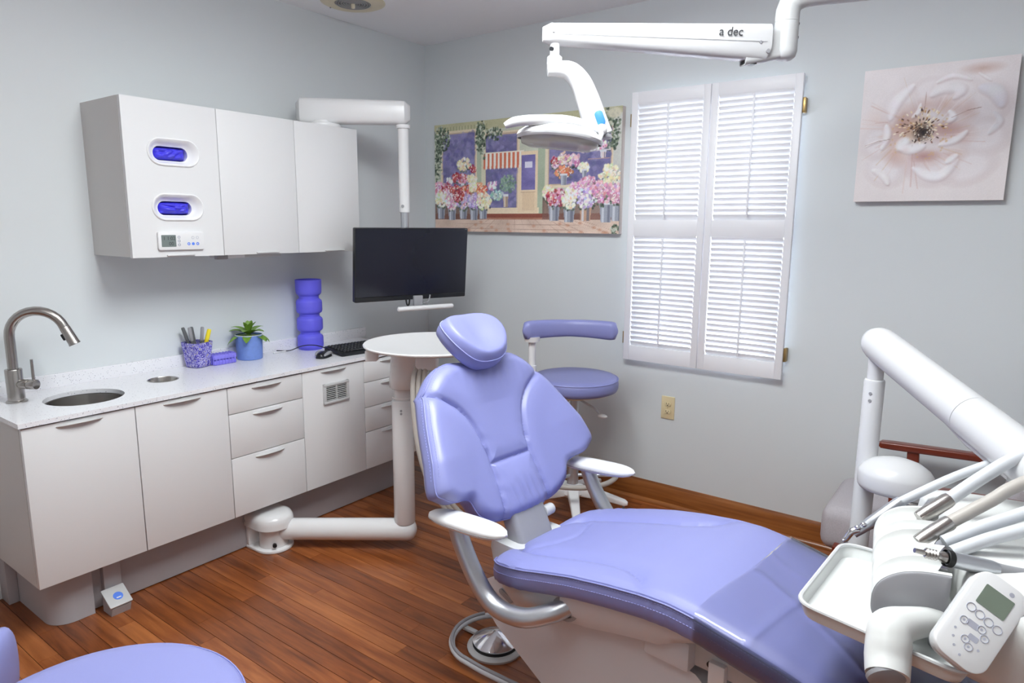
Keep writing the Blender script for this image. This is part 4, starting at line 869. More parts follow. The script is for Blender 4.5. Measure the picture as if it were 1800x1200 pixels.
# lift arm, column, base plate
pr = [(-.07, .30), (-.055, .335), (-.01, .365), (.10, .39), (.46, .39), (.62, .36), (.70, .30), (.86, .10), (.88, F+.03), (.56, F+.03), (.22, .105), (.0, .235)]
M = basis((0, -.165, 0), (1, 0, 0), (0, 0, 1), (0, -1, 0)); M = basis((0, .165, 0), (1, 0, 0), (0, 0, 1), (0, -1, 0))
cp(MB().prism(pr, .33, M, .016), 'lift_arm', 'base_white', None, 50)
cp(MB().lathe([(.0, 0), (.052, 0), (.054, .01), (.054, .05), (.050, .052), (.050, .056), (.054, .058), (.054, .16), (.046, .17), (0, .17)], (.82, -.12, .24), (0, 0, 1), 32), 'lift_motor', 'white_plastic')
cp(MB().prism(rrect(.86, .42, .09, 8, .56, 0), .034, Matrix.Translation((0, 0, F+.0005)), .01), 'base_plate', 'grey_plastic')
cp(MB().prism(rrect(.055, .018, .008, 5), .003, basis((.03, -.168, .335), (.92, 0, -.38), (.38, 0, .92), (0, -1, 0)), .001), 'latch', 'mid_grey_plastic')
cp(MB().rings([[(a, b_, w) for a, b_ in rrect(.13, .22, .03, 4, u, 0)] for u, w in ((-.03, .385), (-.04, .42), (-.035, .452))]), 'rear_cover', 'grey_plastic')
# arm rests
for s in (-1, 1):
    pad = []
    for u in np.linspace(-.14, .155, 20):
        k = (u-.0075)/.1475; q = max(.02, 1-abs(k)**3.2)**.5; w = .040*q; cz = .598+.012*k; pad.append([(u, s*.305+w*math.cos(a), cz+(.020 if math.sin(a) > 0 else .022)*q*math.copysign(abs(math.sin(a))**.8, math.sin(a))) for a in [2*PI*j/24 for j in range(24)]])
    ar = cp(MB().rings(pad), 'armrest', 'white_plastic', None, 60)
    cp(MB().tube([(u, s*.305+sg*.0403*max(.02, 1-abs((u-.0075)/.1475)**3.2)**.5, .594+.012*(u-.0075)/.1475) for u, sg in [(x, 1) for x in np.linspace(-.138, .153, 22)]+[(x, -1) for x in np.linspace(.153, -.138, 22)]], .0008, 5, closed=True), 'seam_line', 'mid_grey_plastic', ar)
    cp(MB().tube([(-.03, s*.305, .585), (-.015, s*.305, .545), (.03, s*.306, .475), (.085, s*.305, .415), (.14, s*.30, .392), (.21, s*.285, .395), (.27, s*.25, .42), (.30, s*.215, .44)], .0255, 18, smooth=6), 'arm_tube', 'satin_metal')
    cp(MB().lathe([(.026, 0), (.034, 0), (.036, .006), (.036, .02), (.026, .02)], (.292, s*.215, .435), (.25, s*1, -.1), 24), 'socket', 'mid_grey_plastic')
# ------------------------------------------------------------------ foot control on the floor: cone disc inside a wire bail
fc = Vector((1.675, -1.46, F)); t = thing('foot_control', 'chrome disc foot control with curved grey bail beside the chair base', 'foot control', fc)
MB().lathe([(0, 0), (.095, 0), (.097, .008), (.090, .014), (.078, .016)], fc, (0, 0, 1), 40).build('base', 'grey_plastic', t)
MB().lathe([(.078, .014), (.079, .020), (.070, .024)], fc, (0, 0, 1), 40).build('rubber_ring', 'black_rubber', t)
MB().lathe([(.077, .026), (.078, .030), (.072, .034), (.012, .062), (0, .064)], fc, (0, 0, 1), 64).build('disc', 'chrome', t)
rp_ = [fc+Vector((.148*math.cos(a), .148*math.sin(a), .026)) for a in np.linspace(math.radians(75), math.radians(260), 28)]+[fc+Vector((.06, -.150, .024)), fc+Vector((.16, -.145, .02)), fc+Vector((.26, -.135, .014)), fc+Vector((.42, -.12, .012))]
MB().tube(rp_, .0105, 12).build('bail', 'hose_pale', t)
MB().tube([p+Vector((0, 0, .012)) for p in rp_[10:]], .006, 10).build('cable', 'mid_grey_plastic', t)
MB().box(fc+Vector((-.12, .01, .012)), (.06, .018, .012), .003).build('bail_foot', 'grey_plastic', t)
# ================================================================== monitor on the cabinet-top arm
t = thing('monitor_boom', 'white cabinet-top arm with long drop tube carrying the monitor', 'monitor mount', (.2, -.95, UZ1))
B0 = Vector((.20, -.955, UZ1)); E0 = Vector((.505, -.692, 1.90)); ad = (E0-Vector((B0.x, B0.y, E0.z))); al = ad.length; ad.normalize(); an = Vector((-ad.y, ad.x, 0))
MB().lathe([(0, 0), (.085, 0), (.088, .008), (.085, .018), (.06, .022), (.052, .026), (.052, .034), (0, .034)], B0+Vector((.015, .015, 0)), (0, 0, 1), 40).build('mount', 'white_plastic', t)
b = MB(); A0 = Vector((B0.x, B0.y, UZ1+.078))-ad*.10; A1 = Vector((E0.x, E0.y, 1.925))+ad*.035; R = []; n = 22
for i in range(n+1):
    f_ = i/n; p = A0.lerp(A1, f_); e_ = min(f_, 1-f_)*((A1-A0).length); q = min(1, (max(e_, .0)/.035)); q = math.sqrt(max(.03, 1-(1-q)**2)); hh = (.060*(1-f_)+.054*f_); R.append([p+an*(.048*q*math.copysign(abs(math.cos(a))**.55, math.cos(a)))+Vector((0, 0, hh*(.55+.45*q)*math.copysign(abs(math.sin(a))**.55, math.sin(a)))) for a in [2*PI*k/28 for k in range(28)]])
b.rings(R).build('arm_cover', 'white_plastic', t, ang=50)
MB().cyl(E0+Vector((0, 0, -.048)), E0+Vector((0, 0, -.03)), .034, .036, 28, .003).build('collar', 'white_plastic', t)
MB().cyl(E0+Vector((0, 0, -.445)), E0+Vector((0, 0, -.04)), .0262, n=28).build('drop_tube', 'white_enamel', t)
MB().cyl(E0+Vector((0, 0, -.76)), E0+Vector((0, 0, -.44)), .0195, n=24).build('inner_tube', 'satin_metal', t)
MB().cyl(E0+Vector((.012, -.024, -.415)), E0+Vector((.014, -.028, -.415)), .007, n=12).build('clamp_screw', 'mid_grey_plastic', t)
# monitor
ml, mr_ = Vector((.4685, -.988, 0)), Vector((.662, -.405, 0)); mx = (mr_-ml).normalized(); mc = (ml+mr_)/2+Vector((0, 0, 1.203)); mn = Vector((mx.y, -mx.x, 0))
tl = math.radians(-5); mz = (Vector((0, 0, 1))*math.cos(tl)+mn*math.sin(tl)*-1).normalized(); mn2 = mx.cross(mz).normalized(); mn2 = mn2 if mn2.dot(mn) > 0 else -mn2
MMx = basis(mc, mx, mz, mn2); t = thing('monitor', 'large black flat monitor hanging beside the wall cabinets', 'monitor', mc)
MB().prism(rrect(.612, .354, .006, 4), .03, MMx @ Matrix.Translation((0, 0, -.03)), .004).build('housing', 'black_plastic', t)
MB().prism(rrect(.604, .325, .002, 2, 0, .011), .001, MMx @ Matrix.Translation((0, 0, .0))).build('screen', 'screen', t)
MB().prism(rrect(.604, .018, .002, 2, 0, -.164), .0016, MMx).build('lower_bezel', 'black_plastic', t)
MB().prism(rrect(.16, .2, .01, 4), .03, MMx @ Matrix.Translation((-.02, 0, -.058)), .005).build('rear_hump', 'black_plastic', t)
t2 = t
hm = mc-Vector((0, 0, .216))+mx*.055+mn*.02
MB().tube([hm-mx*.155, hm-mx*.15, hm+mx*.15, hm+mx*.155], [.008, .0125, .0125, .008], 18).build('handle_bar', 'white_plastic', t2)
MB().box(hm+Vector((0, 0, .03))-mx*.03-mn*.03, (.05, .02, .06), .004, basis((0, 0, 0), mx, mn, (0, 0, 1)).to_3x3()).build('bracket', 'mid_grey_plastic', t2)
MB().tube([hm-mx*.10+Vector((0, 0, .045))-mn*.02, hm-mx*.095+Vector((0, 0, .018))-mn*.02, hm-mx*.085+Vector((0, 0, .018))-mn*.02, hm-mx*.08+Vector((0, 0, .045))-mn*.02], .004, 8, smooth=4).build('cable', 'black_rubber', t2)
MB().tube([hm+mx*.0+Vector((0, 0, .02))-mn*.03, hm+mx*.03+Vector((0, 0, .028))-mn*.03, hm+mx*.04+Vector((0, 0, .06))-mn*.03], .004, 8, smooth=4).build('cable', 'mid_grey_plastic', t2)
# ================================================================== assistant's table on a floor-mounted arm
PB = Vector((.445, -1.475, F)); PP = Vector((.917, -1.134, 0)); td = (PP-Vector((PB.x, PB.y, 0))).normalized()
t = thing('instrument_stand', 'white round-topped instrument stand on a jointed floor arm', 'instrument stand', PB)
base = MB().prism([(.36, -1.558), (.445, -1.558)]+[(.445+.083*math.sin(a), -1.475-.083*math.cos(a)) for a in [PI*k/16 for k in range(1, 16)]]+[(.445, -1.392), (.36, -1.392)], .013, Matrix.Translation((0, 0, F+.0005)), .003)
base.build('foot_plate', 'white_plastic', t)
MB().bb((.36, -1.556, F+.012), (.378, -1.394, F+.13), .003).build('wall_bracket', 'white_plastic', t)
MB().lathe([(0, .012), (.060, .012), (.062, .016), (.062, .10), (0, .10)], PB, (0, 0, 1), 40).build('swivel_post', 'white_enamel', t)
cap = [(.36, -1.562), (.445, -1.562)]+[(.445+.087*math.sin(a), -1.475-.087*math.cos(a)) for a in [PI*k/16 for k in range(1, 16)]]+[(.445, -1.388), (.36, -1.388)]
R = []
for z, g in ((F+.112, .97), (F+.105, 1.0), (F+.128, 1.0), (F+.145, .97), (F+.158, .88), (F+.164, .7), (F+.167, .4)): R.append([((.43+(p[0]-.43)*g) if p[0] > .37 else .36, -1.475+(p[1]+1.475)*g, z) for p in cap])
MB().rings(R).build('cap', 'white_enamel', t, ang=50)
MB().cyl(PB+Vector((.056, -.035, .035)), PB+Vector((.066, -.041, .035)), .009, n=14).build('lock_screw', 'black_plastic', t)
MB().cyl((.362, -1.563, F+.128), (.366, -1.566, F+.128), .006, n=12).build('screw', 'mid_grey_plastic', t)
ac = Vector((0, 0, F+.082)); a0 = Vector((PB.x, PB.y, 0))+td*.045+ac; a1 = PP+td*.012+ac+Vector((0, 0, .004))
pts = [a0, a1]; b = MB().tube([a0, a1-td*.03, a1-td*.005, a1+td*.015, a1+td*.028, a1+td*.036, a1+td*.04], [.047, .049, .049, .046, .037, .022, .007], 28); b.build('lower_arm', 'white_enamel', t, ang=60)
MB().lathe([(.042, F+.12), (.046, F+.128), (.0455, .655), (.0425, .662), (.035, .664), (.035, .74), (0, .74)], PP, (0, 0, 1), 36).build('post', 'white_enamel', t)
MB().lathe([(.0425, .0), (.043, .003), (.0425, .006)], PP+Vector((0, 0, .672)), (0, 0, 1), 36).build('post_ring', 'white_plastic', t)
for dz in (.625, .612): MB().cyl(PP+Vector((.028, -.0365, dz)), PP+Vector((.0295, -.0385, dz)), .005, n=10).build('screw', 'mid_grey_plastic', t)
TC = Vector((1.005, -1.045, .905)); off = Vector((TC.x-PP.x, TC.y-PP.y, 0)); R = []
for z, r0, f_ in ((.715, .056, .10), (.72, .064, .12), (.76, .069, .18), (.80, .076, .32), (.84, .086, .5), (.87, .096, .62), (.893, .10, .66)):
    c = PP+off*f_*.9+Vector((0, 0, z)); d_ = off.normalized(); s_ = Vector((-d_.y, d_.x, 0)); R.append([c+d_*(r0*(1.0+.35*f_)*math.cos(a))+s_*(r0*math.sin(a)) for a in [2*PI*k/36 for k in range(36)]])
MB().rings(R).build('housing', 'white_enamel', t, ang=60)
MB().lathe([(0, -.012), (.272, -.012), (.282, -.007), (.284, -.002), (.281, .002), (.276, .002), (.272, .0), (0, .0)], TC, (0, 0, 1), 72).build('round_top', 'white_plastic', t)
g = Vector((-.806, -.592, 0)); cpos = TC+Vector((-.13, -.215, 0)); MB().box(cpos+Vector((0, 0, -.036)), (.05, .05, .045), .006, .64).build('top_clamp', 'white_plastic', t); MB().tube([cpos+Vector((.02, .02, -.03)), cpos+Vector((.1, .09, -.03))], .007, 10).build('clamp_rod', 'white_plastic', t)
# instrument hoses drooping from the housing
for k in range(3):
    o_ = Vector((.806, .592, 0))*(.021*k-.028); MB().tube([Vector(q)+o_*(1 if n_ else .8) for n_, q in enumerate(((1.095, -1.19, .835), (1.103, -1.213, .80), (1.112, -1.228, .72), (1.128, -1.236, .62), (1.157, -1.241, .50), (1.20, -1.232, .385), (1.27, -1.20, .275), (1.36, -1.13, .20), (1.50, -1.02, .16)))], .0105, 10, smooth=6).build('hose', 'hose_grey', t)
MB().box((1.085, -1.155, .853), (.085, .10, .06), .012, .63).build('hose_block', 'white_plastic', t)
hpos = Vector((1.236, -.928, TC.z+.01))
for k in range(2):
    p = hpos+Vector((.012*k, .016*k, -.01)); MB().tube([p, p+Vector((0, 0, .055)), p+Vector((.006, -.004, .082)), p+Vector((.02, -.014, .09))], [.008, .009, .008, .006], 12, smooth=4).build('instrument', 'chrome', t)
# ================================================================== ceiling-hung examination light
LZ = 1.931; L0, L1 = Vector((1.83, -1.398, LZ)), Vector((2.332, -.925, 1.947)); ld = (L1-L0).normalized(); ln = Vector((ld.y, -ld.x, 0)).normalized()
t = thing('exam_light', 'white dental examination light hanging from a long tapered arm', 'lamp', (1.83, -1.398, 1.6))
def armpt(f_): return L0.lerp(L1, f_)
b = MB(); R = []; Ltot = (L1-L0).length
for i in range(31):
    x = -.035+(Ltot-.055+.035)*i/30; f_ = max(0, x/Ltot); p = L0+ld*x; top = .030+.003*f_; bot = .026+.052*f_; q = min(1, (x+.036)/.02)**.5
    zc_ = Vector((0, 0, .006*f_)); wv = .030+.006*f_; tl_ = 0
    shp = []
    for a in [2*PI*k/32 for k in range(32)]:
        c_, s_ = math.cos(a), math.sin(a); shp.append(p+ln*(wv*q*math.copysign(abs(c_)**.6, c_))+Vector((0, 0, (top if s_ > 0 else bot)*(.6+.4*q)*math.copysign(abs(s_)**.7, s_)))+zc_)
    if i == 30: shp = [q_-ld*.02*max(0, (LZ-.02-q_.z))/.05 for q_ in shp]
    R.append(shp)
ac_ = b.rings(R).build('arm_cover', 'arm_white', t, ang=45)
pl_ = [L0+ld*x+ln*(.0312+.006*x/Ltot)+Vector((0, 0, -.004-.014*x/Ltot)) for x in np.linspace(.0, Ltot-.07, 12)]; MB().tube(pl_, .0006, 5).build('seam_line', 'mid_grey_plastic', ac_)
lg = L0+ld*(Ltot*.735)+ln*.0372+Vector((0, 0, .008)); LMx = basis(lg, ld, (0, 0, 1), ln); text('a dec', .034, LMx, 'logo_ink', 'lettering', ac_, .0003, .12)
MB().tube([LMx @ Vector((-.012+.006*math.cos(a)*1.0, .012+.0035*math.sin(a), .0003)) for a in np.linspace(.3, 2.9, 8)], .0005, 5).build('logo_arc', 'print_grey', ac_)
for x, dz, r_ in ((-.008, .004, .0045), (Ltot*.87, -.018, .0045), (Ltot*.905, -.042, .006)): p = L0+ld*x+ln*(.0318+.004*x/Ltot)+Vector((0, 0, dz)); MB().cyl(p-ln*.003, p+ln*.0012, r_, n=14).build('screw', 'mid_grey_plastic', ac_)
MB().box(L0+ld*(Ltot*.845)+Vector((0, 0, -.068)), (.04, .03, .012), .003, math.atan2(ld.y, ld.x)).build('cable_guide', 'black_plastic', ac_)
# elbow with drop and the rigid arm going right
EB = Vector((2.336, -.926, 0)); 
MB().lathe([(0, 1.885), (.020, 1.887), (.030, 1.895), (.034, 1.91), (.034, 1.992), (.033, 1.9925), (.034, 1.993), (.034, 2.010)], EB, (0, 0, 1), 32).build('elbow', 'grey_plastic', t)
bx_ = L1-ld*.035; MB().rings([[p+ln*a+Vector((0, 0, z)) for a, z in rrect(.045, h_, .012, 4, 0, zc_)] for p, h_, zc_ in ((bx_-ld*.09, .03, -.062), (bx_-ld*.03, .075, -.03), (bx_, .085, -.018), (Vector((EB.x, EB.y, L1.z)), .085, -.012))]).build('knuckle', 'grey_plastic', t)
MB().tube([EB+Vector((0, 0, 2.008)), EB+Vector((.001, .0, 2.024)), EB+Vector((.006, .003, 2.042)), EB+Vector((.020, .008, 2.056)), EB+Vector((.042, .016, 2.064)), EB+Vector((.07, .025, 2.067)), EB+Vector((.9, .30, 2.085)), EB+Vector((1.1, .36, 2.085))], [.034, .034, .034, .034, .034, .034, .034, .034], 24).build('rigid_arm', 'grey_plastic', t)
MB().cyl(EB+Vector((1.07, .352, 2.04)), EB+Vector((1.07, .352, CZ-.002)), .045, n=28).build('ceiling_post', 'white_enamel', t); MB().lathe([(.05, -.05), (.1, -.012), (.11, 0)], EB+Vector((1.07, .352, CZ)), (0, 0, 1), 32).build('ceiling_rose', 'white_enamel', t)
for dz in (1.99, 1.952): MB().cyl(EB+Vector((.027, .0245, dz+.0)), EB+Vector((.0285, .0255, dz)), .004, n=10).build('screw', 'black_plastic', t)
# head yoke
rgt = Vector((.806, .592, 0)); MB().lathe([(0, 0), (.0135, 0), (.0135, .05), (0, .05)], L0+Vector((.005, -.006, -.075)), (0, 0, 1), 20).build('stem', 'arm_white', t); MB().lathe([(0, 0), (.021, 0), (.0215, .003), (.0215, .03), (.017, .034), (0, .034)], L0+Vector((.005, -.006, -.092)), (0, 0, 1), 24).build('collar', 'arm_white', t)
MB().cyl(L0+Vector((.012, -.03, -.045)), L0+Vector((.012, -.036, -.045)), .006, n=10).build('cable_hole', 'black_plastic', t)
y0 = Vector((1.828, -1.408, 0)); yk = [(-.012, 1.836, .022, .016), (.025, 1.838, .027, .020), (.056, 1.830, .030, .025), (.084, 1.800, .032, .029), (.105, 1.755, .032, .032), (.126, 1.70, .033, .034), (.145, 1.655, .032, .034)]
C_ = catmull([y0+rgt*a+Vector((0, 0, z)) for a, z, _, _ in yk], 5); Wd = np.interp(np.linspace(0, 1, len(C_)), np.linspace(0, 1, len(yk)), [k[2] for k in yk]); Td = np.interp(np.linspace(0, 1, len(C_)), np.linspace(0, 1, len(yk)), [k[3] for k in yk])
vwd = Vector((-.592, .806, 0)); R = []
for i, p in enumerate(C_):
    d_ = (C_[min(i+1, len(C_)-1)]-C_[max(i-1, 0)]).normalized(); nrm = d_.cross(vwd).normalized(); R.append([p+vwd*(Wd[i]*a)+nrm*(Td[i]*c) for a, c in rrect(2, 2, .55, 4)])
yo = MB().rings(R).build('yoke', 'arm_white', t, ang=50)
sq = basis(C_[-7]-vwd*.0305, rgt, (C_[-8]-C_[-5]), -vwd); sw = MB().prism(rrect(.024, .042, .010, 6), .0025, basis(C_[-6]-vwd*.0322+rgt*.012, -(C_[-4]-C_[-8]).normalized().cross(vwd), (C_[-8]-C_[-4]).normalized(), -vwd), .0006).build('switch', 'switch_blue', yo)
MB().prism(rrect(.058, .056, .014, 4), .012, basis(C_[-1]+Vector((0, 0, .004)), rgt, vwd, (C_[-1]-C_[-3]).normalized()), .003).build('end_cap', 'mid_grey_plastic', yo)
# lamp head: shallow shell, handle on the left, clear lens under
HC = Vector((1.872, -1.425, 1.648)); hx = (rgt+Vector((0, 0, -.09))).normalized(); hy = vwd; hz = hx.cross(hy).normalized(); hz = hz if hz.z > 0 else -hz; HM = basis(HC, hx, hy, hz)
def head_ring(sx, sy, z, cx=0): return [HM @ Vector((cx+sx*math.copysign(abs(math.cos(a))**.85, math.cos(a)), sy*math.sin(a), z-.012*(math.cos(a)*sx/.13)**2)) for a in [2*PI*k/40 for k in range(40)]]
MB().rings([head_ring(.118, .076, -.004), head_ring(.124, .082, .004), head_ring(.120, .078, .014), head_ring(.10, .062, .026), head_ring(.06, .036, .033), head_ring(.02, .01, .034)], False, True).build('lamp_shell', 'arm_white', t, ang=60)
MB().rings([head_ring(.112, .070, -.004), head_ring(.108, .066, -.020), head_ring(.085, .05, -.031), head_ring(.04, .022, -.036), head_ring(.01, .006, -.037)], False, True).build('lens', 'lens_clear', t, ang=60)
MB().rings([head_ring(.120, .078, -.006), head_ring(.123, .081, -.001), head_ring(.114, .072, -.001), head_ring(.110, .068, -.006)], False, False).build('lens_rim', 'grey_plastic', t, ang=60)
MB().rings([head_ring(.10, .06, .0), head_ring(.05, .03, .012), head_ring(.01, .006, .015)], False, True).build('reflector', 'chrome', t, ang=60)
hp_ = [(-.158, 0, .006), (-.135, 0, .018), (-.10, 0, .026), (-.055, 0, .032), (.0, 0, .040), (.05, 0, .040), (.09, 0, .030), (.112, .0, .030)]
MB().tube([HM @ Vector((a, -.055 if a < -.04 else -.055+.05*min(1, (a+.04)/.12), c)) for a, _, c in hp_], [.008, .0135, .0145, .0145, .013, .012, .009, .010], 14, smooth=5).build('handle', 'arm_white', t, ang=60)
MB().ell(HM @ Vector((.115, .0, .03)), (.016, .016, .016)).build('pivot', 'white_enamel', t)
MB().tube([HM @ Vector((.108, -.03, -.004)), HM @ Vector((.115, -.012, .016)), HM @ Vector((.112, 0, .03))], .007, 10).build('pivot_link', 'grey_plastic', t)
# ================================================================== operator stool behind the dental chair
def round_cushion(c, r, h, dome=.006, n=48):
    return MB().lathe([(0, 0), (r*.9, 0), (r*.97, .006), (r, h*.3), (r*1.004, h*.55), (r*.99, h*.82), (r*.95, h*.97), (r*.85, h+dome*.5), (r*.5, h+dome*.3), (0, h)], c, (0, 0, 1), n)
SC = Vector((1.312, -.372, 0)); t = thing('operator_stool', 'violet blue operator stool with curved torso bar by the back wall', 'stool', (SC.x, SC.y, F), 0, 'violet blue operator stools')
s = round_cushion(SC+Vector((0, 0, .618)), .208, .070).build('seat', 'leather', t, ang=60)
MB().tube([SC+Vector((.206*math.cos(a), .206*math.sin(a), .679)) for a in [2*PI*k/60 for k in range(60)]], .0022, 6, closed=True).build('piping', 'stitch', s)
MB().lathe([(0, .575), (.05, .575), (.06, .595), (.17, .610), (.175, .617), (0, .617)], SC, (0, 0, 1), 40).build('seat_pan', 'vent_cream', t)
MB().lathe([(0, .12), (.028, .12), (.028, .36), (.020, .362), (.020, .576)], SC, (0, 0, 1), 24).build('gas_column', 'satin_metal', t)
rv = Vector((.806, .592, 0)); bv = Vector((-.592, .806, 0)); q0 = D0 = Vector((1.345, -.485, .925))
R = []
for i in range(33):
    k = i/32*2-1; p = q0+rv*(.215*k)+bv*(.075*(1-k*k)-.035)+Vector((0, 0, .004*(1-k*k))); e = max(.03, 1-abs(k)**26)**.5; tg = (rv*.215-bv*(.15*k)).normalized(); sd_ = Vector((tg.y, -tg.x, 0))
    R.append([p+sd_*(.026*e*math.copysign(abs(math.cos(a))**.7, math.cos(a)))+Vector((0, 0, (.039+.005*abs(k))*e*math.copysign(abs(math.sin(a))**.7, math.sin(a)))) for a in [2*PI*j/20 for j in range(20)]])
MB().rings(R).build('torso_bar', 'leather', t, ang=60)
pb = q0-rv*.172-bv*.0+Vector((0, 0, 0)); MB().cyl((pb.x, pb.y, .64), (pb.x, pb.y, .90), .0165, n=20).cyl((pb.x, pb.y, .66), (pb.x, pb.y, .76), .0215, n=20).build('bar_post', 'white_plastic', t); MB().cyl((pb.x, pb.y, .872), (pb.x, pb.y, .895), .034, .038, 20).build('bar_plate', 'white_plastic', t)
MB().tube([(pb.x, pb.y, .67), (pb.x, pb.y, .60), (pb.x+.03, pb.y+.02, .575), (SC.x-.03, SC.y-.02, .572)], .016, 14, smooth=5).build('bar_bracket', 'white_plastic', t)
lv = SC+rv*.03+Vector((0, 0, .566)); l = MB().tube([lv, lv+rv*.06-bv*.03+Vector((0, 0, -.03)), lv+rv*.085-bv*.04+Vector((0, 0, -.055))], [.006, .005, .005], 10).build('lever', 'satin_metal', t)
MB().ell(lv+rv*.102-bv*.05+Vector((0, 0, -.066)), (.024, .016, .010)).build('paddle', 'white_plastic', l)
MB().tube([SC+Vector((.215*math.cos(a), .215*math.sin(a), .205)) for a in [2*PI*k/64 for k in range(64)]], .0125, 12, closed=True).build('foot_ring', 'hose_grey', t)
for k in range(3): a = 2*PI*k/3+.4; MB().tube([SC+Vector((.026*math.cos(a), .026*math.sin(a), .19)), SC+Vector((.21*math.cos(a), .21*math.sin(a), .203))], .008, 10).build('ring_spoke', 'satin_metal', t)
MB().lathe([(0, .085), (.05, .085), (.06, .10), (.055, .13), (.03, .145), (0, .145)], SC, (0, 0, 1), 32).build('hub', 'white_plastic', t)
for k in range(5):
    a = 2*PI*k/5-.95; d_ = Vector((math.cos(a), math.sin(a), 0)); sd_ = Vector((-d_.y, d_.x, 0))
    MB().rings([[SC+d_*r_+sd_*x+Vector((0, 0, z+y)) for x, y in rrect(w, h, .008, 3)] for r_, w, h, z in ((.03, .055, .05, .112), (.16, .046, .036, .098), (.26, .038, .026, .078), (.275, .02, .016, .076))]).build('base_leg', 'white_plastic', t)
    c_ = SC+d_*.255+Vector((0, 0, F+.028)); w_ = MB().cyl(c_-sd_*.022, c_-sd_*.006, .028, n=20, bev=.004).cyl(c_+sd_*.006, c_+sd_*.022, .028, n=20, bev=.004).cyl(c_, c_+Vector((0, 0, .055)), .006, n=8).build('caster', 'mid_grey_plastic', t)
# ================================================================== foreground stool (seat and bar at the lower left)
FC = Vector((1.74, -2.70, 0)); t = thing('operator_stool', 'violet blue operator stool in the foreground at the lower left corner', 'stool', (FC.x, FC.y, F), 0, 'violet blue operator stools')
s = round_cushion(FC+Vector((0, 0, .472)), .256, .060, .004, 64).build('seat', 'leather', t, ang=60)
MB().tube([FC+Vector((.2545*math.cos(a), .2545*math.sin(a), .521)) for a in [2*PI*k/70 for k in range(70)]], .0022, 6, closed=True).build('piping', 'leather', s)
MB().lathe([(0, .415), (.05, .415), (.06, .435), (.2, .454), (.205, .461), (0, .461)], FC, (0, 0, 1), 40).build('seat_pan', 'vent_cream', t)
MB().lathe([(0, .12), (.028, .12), (.028, .27), (.020, .272), (.020, .418)], FC, (0, 0, 1), 24).build('gas_column', 'satin_metal', t); MB().lathe([(0, .085), (.05, .085), (.06, .10), (.055, .13), (.03, .145), (0, .145)], FC, (0, 0, 1), 32).build('hub', 'white_plastic', t)
R = []; q0 = FC+Vector((-.35, -.11, .455)); ax = Vector((.45, -.89, 0)).normalized(); sx_ = Vector((ax.y, -ax.x, 0))
for i in range(33):
    k = i/32*2-1; p = q0+ax*(.20*k)+sx_*(.07*k*k); e = max(.03, 1-abs(k)**10)**.5
    R.append([p+sx_*(.028*e*math.copysign(abs(math.cos(a))**.7, math.cos(a)))+Vector((0, 0, .085*e*math.copysign(abs(math.sin(a))**.8, math.sin(a)))) for a in [2*PI*j/24 for j in range(24)]])
MB().rings(R).build('backrest', 'leather', t, ang=60)
MB().tube([q0+sx_*.02, q0+sx_*.05+Vector((0, 0, -.1)), q0+sx_*.03+Vector((0, 0, -.2)), FC+Vector((-.1, -.06, .40))], .014, 12, smooth=5).build('back_bracket', 'satin_metal', t)
for k in range(5):
    a = 2*PI*k/5+.3; d_ = Vector((math.cos(a), math.sin(a), 0)); sd_ = Vector((-d_.y, d_.x, 0))
    MB().rings([[FC+d_*r_+sd_*x+Vector((0, 0, z+y)) for x, y in rrect(w, h, .008, 3)] for r_, w, h, z in ((.03, .055, .05, .112), (.16, .046, .036, .098), (.26, .038, .026, .078), (.275, .02, .016, .076))]).build('base_leg', 'white_plastic', t)
    c_ = FC+d_*.255+Vector((0, 0, F+.028)); MB().cyl(c_-sd_*.022, c_-sd_*.006, .028, n=20, bev=.004).cyl(c_+sd_*.006, c_+sd_*.022, .028, n=20, bev=.004).cyl(c_, c_+Vector((0, 0, .055)), .006, n=8).build('caster', 'mid_grey_plastic', t)
# ================================================================== wooden guest armchair behind the delivery unit
t = thing('armchair', 'dark mahogany armchair with grey tweed seat against the back wall', 'armchair', (2.8, -.33, F))
def cushion(lo, hi, bev, name, m='tweed', rot=None): return MB().bb(lo, hi, bev, 4).build(name, m, t, ang=50)
cushion((2.478, -.57, .235), (3.02, -.15, .40), .045, 'seat'); 
b = MB().box((3.085, -.335, .66), (.075, .40, .50), .03, Matrix.Rotation(math.radians(12), 3, 'Y'), 4).build('backrest', 'tweed', t, ang=50)
for y in (-.115, -.60):
    R = []
    for x, w, h in ((2.588, .024, .012), (2.60, .046, .026), (2.64, .052, .028), (2.85, .048, .028), (3.08, .04, .026), (3.10, .03, .02)): R.append([Vector((x, y+a, .541+.012*(x-2.6)/.3+b_)) for a, b_ in rrect(w, h, .006, 3)])
    ar = MB().rings(R).build('armrest', 'mahogany', t)
    MB().rings([[Vector((x+a, y+b_, z)) for a, b_ in rrect(.042, .028, .005, 3)] for x, z in ((2.712, .535), (2.72, .40), (2.70, .26))]).build('arm_support', 'mahogany', t)
    MB().rings([[Vector((x+a, y+b_, z)) for a, b_ in rrect(w, w, .005, 3)] for x, z, w in ((2.56, .28, .045), (2.545, F, .032))]).build('leg', 'mahogany', t)
    MB().rings([[Vector((x+a, y+b_, z)) for a, b_ in rrect(w, w, .005, 3)] for x, z, w in ((3.09, .56, .04), (3.05, .28, .045), (3.11, F, .032))]).build('leg', 'mahogany', t)
    MB().bb((2.55, y-.012, .235), (3.06, y+.012, .285), .004).build('side_rail', 'mahogany', t)
